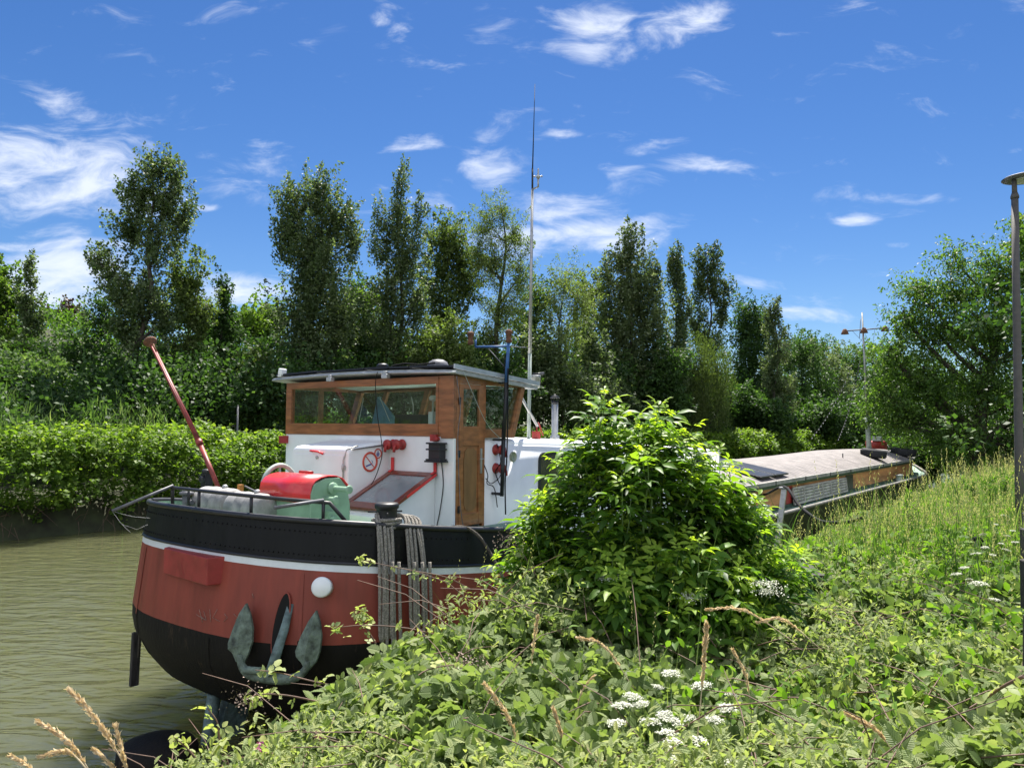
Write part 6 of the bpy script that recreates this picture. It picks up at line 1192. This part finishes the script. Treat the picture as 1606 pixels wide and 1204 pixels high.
# ---- elder bush
def elder():
    cpt = W(1010, 900, 6.9); bx, by = cpt.x, cpt.y; gz_ = float(ground_z(np.array([bx]), np.array([by]))[0])
    t_ = thing('elder_bush', 'large bright green elder bush in front of the white deckhouse', 'bush', (bx, by, gz_))
    # outline of the bush as lobes, photograph pixels at its own distance
    lob = [(955, 662, 24, 36, 6.9), (955, 700, 40, 40, 6.9), (872, 790, 32, 34, 6.9), (1140, 775, 30, 34, 6.8), (1030, 672, 44, 36, 6.9), (1076, 722, 36, 36, 6.8), (912, 748, 38, 52, 6.9), (1000, 770, 90, 80, 6.6), (1110, 790, 60, 60, 6.7), (860, 830, 60, 60, 6.9), (1175, 800, 30, 44, 6.7), (960, 880, 120, 70, 6.5), (1110, 890, 100, 70, 6.4), (1200, 880, 60, 56, 6.5), (1030, 960, 130, 60, 6.2), (900, 950, 80, 60, 6.4), (825, 880, 40, 40, 7.0), (1150, 960, 90, 40, 6.2)]
    mb = MB(); parts = []; base_pts = [Vector((bx+random.gauss(0, .22), by+random.gauss(0, .22), gz_)) for _ in range(7)]; nshoot = 0
    tot = sum(l[2]*l[3] for l in lob)
    for (px, py, rx, ry, D) in lob:
        c = W(px, py, D); S = D/F; n = max(7, int(330*rx*ry/tot))
        for i in range(n):
            d = Vector(rdir(1)[0]); rr = random.random()**(1/2.1)*random.uniform(.85, 1.22); tip = c+Vector((d.x*rx*S*rr, d.y*rx*S*rr*.9, d.z*ry*S*rr))
            dirn = (Vector((tip.x-bx, tip.y-by, 0))*.35+Vector((random.gauss(0, .16), random.gauss(0, .16), 1))).normalized()
            if c.z > 3.15 and i % 4 == 1: tip = tip+Vector((random.gauss(0, .05), random.gauss(0, .05), random.uniform(.06, .24)))
            L = random.uniform(.30, .5); s0 = tip-dirn*L; pts = [s0, s0.lerp(tip, .5)+Vector((random.gauss(0, .01), random.gauss(0, .01), 0)), tip]
            mb.tube(pts, [.008, .006, .003], 5, cap=False)
            if i % 4 == 0:
                bp = random.choice(base_pts); mid_ = bp.lerp(s0, .55)+Vector((0, 0, -.1)); mb.tube(smooth_pts([bp, mid_, s0], 4), [.022]*2+[.017]*3+[.012]*3+[.009], 5, cap=False)
            nodes = 5; ang = random.uniform(0, 3.14)
            for k in range(nodes):
                f = .25+.75*k/(nodes-1); p0 = s0.lerp(tip, f); ang += 1.57+random.gauss(0, .2); sz = (.085, .10, .095, .07, .045)[k]*random.uniform(.85, 1.3); new = k >= 3
                u = dirn.orthogonal().normalized(); v = dirn.cross(u)
                for sg in (0, math.pi):
                    a = ang+sg; lat = u*math.cos(a)+v*math.sin(a); el = .25+.28*k if not new else .9+.5*(k-3)
                    ax_ = (lat+dirn*el*.6).normalized(); rach = p0+ax_*sz*.7
                    tn = min(1, max(0, random.gauss(.34+.11*k+(.22 if new else 0), .09)))
                    parts.append((rach, ax_, dirn, sz, tn))
    P0 = np.array([p_[0] for p_ in parts]); A_ = np.array([p_[1] for p_ in parts]); U_ = np.array([p_[2] for p_ in parts]); Sz = np.array([p_[3] for p_ in parts]); Tn = np.array([p_[4] for p_ in parts])
    sidev = unit(np.cross(A_, U_)); nrm = unit(np.cross(sidev, A_)); out = []; n = len(P0)
    for fo, sa_, sc in ((1.05, 0, 1.15), (.62, .95, 1.0), (.62, -.95, 1.0), (.05, 1.15, .85), (.05, -1.15, .85)):
        d = A_*math.cos(sa_)+sidev*math.sin(sa_)+np.array([0, 0, -.18]); out.append(scatter(T_LANCE, P0+A_*(fo*Sz)[:, None], unit(d+rdir(n)*.14), unit(nrm+rdir(n)*.22), Sz*sc*1.4, np.clip(Tn+rng.normal(0, .05, n), 0, 1), 1.25))
    V, Fq, ti = join(out); np_mesh('foliage', V, Fq, 'lf_elder', t_, ti)
    mb.build('branches', 'stem', t_, fixn=False)
    for (px, py, D) in ((1200, 915, 5.9), (1205, 928, 5.9), (955, 905, 6.1), (1085, 935, 5.9)):
        c = W(px, py, D); m = 260; g = rng.normal(size=(m, 3))*np.array([.055, .055, .012]); V, Fq, ti = scatter(T_DIA, np.array(c)+g, rdir(m)+np.array([0, 0, .5]), unit(rdir(m)*.4+np.array([0, 0, 1.])), .014, rng.random(m)); f_ = np_mesh('flower_cluster', V, Fq, 'petal', t_, ti); f_['kind'] = 'stuff'
elder()
# ---- white umbels
def umbel_proto(pos, r, label, group):
    t_ = thing('umbel_flower', label, 'wild flower', pos, group); p_ = Vector(pos); mb = MB(); h = .55
    mb.tube([p_+Vector((.02, .01, -h)), p_+Vector((.008, 0, -h*.5)), p_+Vector((0, 0, -.06))], [.004, .0035, .003], 5); pts = []
    for i in range(16):
        a = i*2.4; rr = r*math.sqrt((i+.5)/16); e = p_+Vector((rr*math.cos(a), rr*math.sin(a), .012-.25*rr*rr/r)); pts.append(e); mb.tube([p_+Vector((0, 0, -.06)), e], .0013, 3, cap=False)
    mb.build('stem', 'stem', t_, fixn=False)
    m = 26; P0 = np.repeat(np.array(pts), m, 0); n = len(P0); P0 = P0+rng.normal(size=(n, 3))*np.array([r*.12, r*.12, .004]); V, Fq, ti = scatter(T_DIA, P0, unit(rdir(n)*np.array([1, 1, .3])), unit(rdir(n)*.35+np.array([0, 0, 1.])), .0085, rng.random(n), 1.3)
    np_mesh('flower_head', V, Fq, 'petal', t_, ti); return t_
def copy_thing(o, loc, rz, sc, label=None):
    c = o.copy(); C.objects.link(c); c.location = G(loc); c.rotation_euler = (random.gauss(0, .12), random.gauss(0, .12), rz); c.scale = (sc, sc, sc)
    if label: c['label'] = label
    for ch in list(o.children): d = ch.copy(); C.objects.link(d); d.parent = c
    return c
LB = 'white umbel flower inside the cluster among the brambles below the elder bush'
near_u = [(1052, 1056), (1032, 1077), (992, 1092), (976, 1106), (1005, 1104), (1042, 1120), (1058, 1132), (1078, 1126), (1140, 1110), (1048, 1150), (1056, 1164), (1096, 1162), (1100, 1075), (966, 1134), (1040, 1175), (1148, 1196), (1020, 1132), (1062, 1190), (1120, 1128), (1148, 1090)]
LX = {(966, 1134): 'leftmost white umbel flower of the cluster among the brambles below the elder', (1148, 1196): 'lowest white umbel flower, at the bottom edge right of the main cluster', (1148, 1090): 'white umbel flower farthest right and high in the cluster below the elder'}
u0 = umbel_proto(W(near_u[0][0], near_u[0][1], 4.3), .050, 'topmost white umbel flower of the cluster among the brambles below the elder', 'white umbels below the elder')
for i, (px, py) in enumerate(near_u[1:]): D = 4.3-.85*(py-1056)/150; copy_thing(u0, W(px, py, D), random.uniform(0, 6), random.uniform(.65, 1.05), LX.get((px, py), LB))
far_u = [(1535, 915), (1520, 908), (1512, 890), (1548, 880), (1557, 870), (1570, 852), (1580, 840), (1588, 832), (1545, 858), (1530, 868), (1560, 940), (1500, 900), (1578, 862), (1592, 850), (1542, 838), (1562, 822), (1575, 808), (1590, 806), (1538, 935), (1510, 945), (1550, 800), (1470, 925), (1444, 945), (1495, 1050), (1475, 960), (1582, 880), (1566, 900), (1380, 858), (1400, 868), (1370, 880)]
u1 = umbel_proto(W(far_u[0][0], far_u[0][1], 5.6), .060, 'flat white umbel flower lowest but one in the verge left of the fence stumps', 'white umbels in the verge')
for i, (px, py) in enumerate(far_u[1:17]):
    D = min(13, 5.6*(915-672)/(py-672)*.97 if py > 720 else 12); copy_thing(u1, W(px, py, D), random.uniform(0, 6), random.uniform(.3, .6)*(1+.035*D), {(1500, 900): 'leftmost flat white umbel flower in the verge grass', (1560, 940): 'lowest flat white umbel flower in the verge grass', (1562, 822): 'topmost flat white umbel flower in the verge grass near the lamp post'}.get((px, py), 'small flat white umbel flower in the verge grass below the lamp post'))
# ---- dry grass stalks in the foreground
def stalk(tip, mid, base, D, label, thick=.012, dens=120, hl=.5):
    T_ = W(*tip, D); M_ = W(*mid, D); B_ = W(*base, D+.05); pts = smooth_pts([B_, M_, T_], 10); t_ = thing('dry_grass_stalk', label, 'grass stalk', B_, 'dry grass stalks in the foreground')
    mb = MB(); mb.tube(pts, [.0032]*len(pts), 5, cap=False); mb.build('stem', 'straw', t_, fixn=False)
    f = 1-hl*rng.random(dens)**1.0; k = (f*(len(pts)-1)); i0 = np.minimum(k.astype(int), len(pts)-2); fr = (k-i0)[:, None]; PA = np.array(pts); P_ = PA[i0]*(1-fr)+PA[i0+1]*fr; dv = unit(PA[i0+1]-PA[i0])
    env = np.sin(np.clip((1-f)/hl, .05, 1)*math.pi*.92)**.6
    P_ = P_+rdir(dens)*(thick*env*rng.random(dens))[:, None]; V, Fq, ti = scatter(T_LANCE, P_, unit(dv+rdir(dens)*.38), rdir(dens), .026*rng.uniform(.7, 1.2, dens), rng.random(dens), 1.0); np_mesh('seed_head', V, Fq, 'straw_leaf', t_, ti)
stalk((110, 1082), (160, 1140), (210, 1225), 3.3, 'tall pale feathery grass stalk curving over the water at the lower left', .016, 260, .7)
stalk((62, 1133), (110, 1165), (150, 1225), 3.3, 'pale dry grass stalk leaning left over the water, second from the left', .013, 200, .75)
stalk((20, 1186), (40, 1198), (60, 1225), 3.2, 'short pale grass tip at the bottom left corner', .010, 90, .8)
stalk((182, 1140), (190, 1175), (205, 1225), 3.3, 'narrow pale grass head between the feathery stalk and the dark pile', .012, 150, .8)
stalk((66, 1185), (110, 1180), (150, 1225), 3.25, 'brownish drooping grass head at the lower left', .012, 160, .6)
stalk((150, 1176), (175, 1200), (190, 1230), 3.25, 'thin pale grass tip among the stalks at the lower left', .010, 100, .8)
stalk((843, 968), (838, 1000), (826, 1110), 5.0, 'upright brown grass stalk standing before the shaded left foot of the elder', .014, 200, .75)
stalk((908, 1000), (950, 1015), (1000, 1090), 4.6, 'arching straw-coloured grass head bending left below the elder', .013, 180, .7)
stalk((1108, 980), (1103, 1050), (1090, 1200), 3.7, 'thick golden upright grass head in front of the white umbels', .015, 300, .6)
stalk((762, 1075), (800, 1130), (830, 1225), 3.6, 'pinkish dry grass stalk leaning left, near the bottom centre', .014, 240, .7)
stalk((868, 1112), (880, 1150), (895, 1225), 3.7, 'thin brown grass stalk near the bottom centre', .010, 160, .7)
stalk((930, 1060), (910, 1090), (900, 1150), 4.4, 'short reddish bent stem among the brambles', .006, 40, .6)
stalk((1110, 955), (1170, 958), (1250, 1010), 4.9, 'long pale grass head drooping left from the verge, upper one', .014, 220, .7)
stalk((1190, 975), (1230, 972), (1290, 1020), 4.9, 'long pale grass head drooping left from the verge, lower one', .013, 200, .7)
stalk((1330, 1120), (1380, 1150), (1430, 1225), 3.5, 'arching brown grass head in the lower right', .012, 200, .6)
stalk((1150, 1020), (1170, 1060), (1180, 1130), 4.2, 'dull brown seeding stem right of the golden grass head', .010, 120, .7)
# tall dark-stemmed weeds on the verge
def weed(px, py_top, py_base, D, label, n=120):
    T_ = W(px, py_top, D); B_ = W(px+6, py_base, D); t_ = thing('tall_weed', label, 'weed', B_, 'tall weeds on the verge'); mb = MB(); mb.tube(smooth_pts([B_-Vector((0, 0, .3)), B_.lerp(T_, .5)+Vector((.02, 0, 0)), T_], 5), [.007]*4+[.006]*4+[.003]*3, 5, cap=False)
    br = []
    for k in range(9): s_ = B_.lerp(T_, .25+.08*k); e = s_+Vector((random.gauss(0, .09), random.gauss(0, .09), .16)); mb.tube([s_, e], [.004, .002], 4, cap=False); br.append((s_, e))
    mb.build('stem', 'stem', t_, fixn=False); i = rng.integers(0, 9, n); f = rng.random(n)[:, None]; A_ = np.array([br[k][0] for k in i]); E_ = np.array([br[k][1] for k in i]); P_ = A_*(1-f)+E_*f+rng.normal(size=(n, 3))*.02
    V, Fq, ti = scatter(T_LANCE, P_, unit(rdir(n)+np.array([0, 0, .6])), unit(rdir(n)+np.array([0, 0, .8])), .075*rng.uniform(.6, 1.3, n), np.clip(rng.normal(.4, .15, n), 0, 1), 1.0); np_mesh('leaves', V, Fq, 'lf_verge', t_, ti)
weed(1420, 775, 900, 10, 'tall green weed leaning against the dark hull near the slatted frame')
weed(1494, 830, 985, 7.5, 'tall branching dark-stemmed weed on the verge in front of the black hoop')
weed(1478, 850, 960, 7.8, 'tall thin weed left of the branching dark-stemmed weed')
weed(1548, 752, 800, 14, 'bushy grey-green weed at the top of the verge left of the lamp post', 220)
weed(1525, 757, 800, 14.5, 'bushy grey-green weed beside the tall one at the top of the verge', 200)
weed(1572, 750, 795, 13.5, 'grey-green weed right against the foot of the lamp post', 200)
# ------------------------------------------------------------------ bank furniture
lb = W(1598, 780, 10.2); gl = float(ground_z(np.array([lb.x]), np.array([lb.y]))[0]); t_ = thing('lamp_post', 'tall grey tapered lamp post with a flat disc head at the right edge', 'lamp post', (lb.x, lb.y, gl))
tp = W(1590.5, 282, 10.2); tp2 = W(1591.5, 308, 10.2); gb = Vector((lb.x, lb.y, gl)); mb = MB()
p_ = lambda f: gb.lerp(tp2, f); mb.tube([gb, p_(.3), p_(.7), p_(1)], [.060, .054, .047, .043], 16); mb.tube([p_(1), tp], [.034, .030], 12); mb.lathe([(.052, -.03), (.052, .0), (.036, .05)], tp2, (0, 0, 1), 16); mb.build('pole', 'lampmetal', t_)
hc_ = tp+Vector((.0, 0, .02))+(W(1612, 275, 10.2)-W(1592, 275, 10.2))
mb = MB(); mb.lathe([(.0, -.018), (.20, -.016), (.30, .0), (.28, .014), (.16, .036), (0, .042)], hc_, (0, 0, 1), 32); mb.build('lamp_head', 'grey', t_)
mb = MB(); mb.lathe([(.17, -.028), (.17, -.018)], hc_, (0, 0, 1), 24); mb.build('lens', 'interior', t_)
for i, (px, py, D, wd, lab) in enumerate(((1603, 804, 9.3, .11, 'weathered dark fence stump nearest the lamp post'), (1601, 829, 8.0, .13, 'squat dark fence stump, second below the lamp post at the right edge'), (1602, 878, 6.1, .13, 'dark wooden fence stump in the weeds at the right edge, third from the lamp post'), (1606, 964, 4.3, .12, 'nearest dark wooden fence post at the right edge'))):
    q = W(px+.5*wd*F/D+3, py, D); g_ = float(ground_z(np.array([q.x]), np.array([q.y]))[0]); t_ = thing('fence_post', lab, 'fence post', (q.x, q.y, g_), 'old fence posts beside the path'); mb = MB()
    mb.box(q.x-wd/2, q.x+wd/2, q.y-wd/2, q.y+wd/2, g_-.2, q.z, rot=Matrix.Rotation(R(20+7*i), 3, 'Z') @ Matrix.Rotation(R(1.5*(i-1)), 3, 'X')); mb.build('post', 'post', t_, bevel=.012)
q0 = W(1532, 846, 9.0); g_ = float(ground_z(np.array([q0.x]), np.array([q0.y]))[0]); t_ = thing('mooring_stake', 'pale metal mooring stake with a black hose bent over its top in the grass', 'stake', (q0.x, q0.y, g_))
mb = MB(); mb.bar(Vector((q0.x, q0.y, g_-.1)), q0, .06, .03, upv=(0, 1, 0)); mb.build('stake', 'steel', t_)
mb = MB(); mb.tube(smooth_pts([W(1515, 856, 9.2), W(1522, 849, 9), q0+Vector((0, 0, .02)), W(1540, 848, 9), W(1541, 865, 9), W(1540, 890, 9)]), .022, 8); mb.build('hose', 'cable', t_)
q = W(1268, 885, 7.6); t_ = thing('landing_plank', 'pale weathered plank half buried in the weeds right of the elder', 'plank', q); mb = MB(); a = W(1250, 878, 8.2); b = W(1282, 905, 7.4); mb.bar(a, b, .16, .04); mb.build('plank', 'post', t_)
q = W(1370, 800, 11.5)
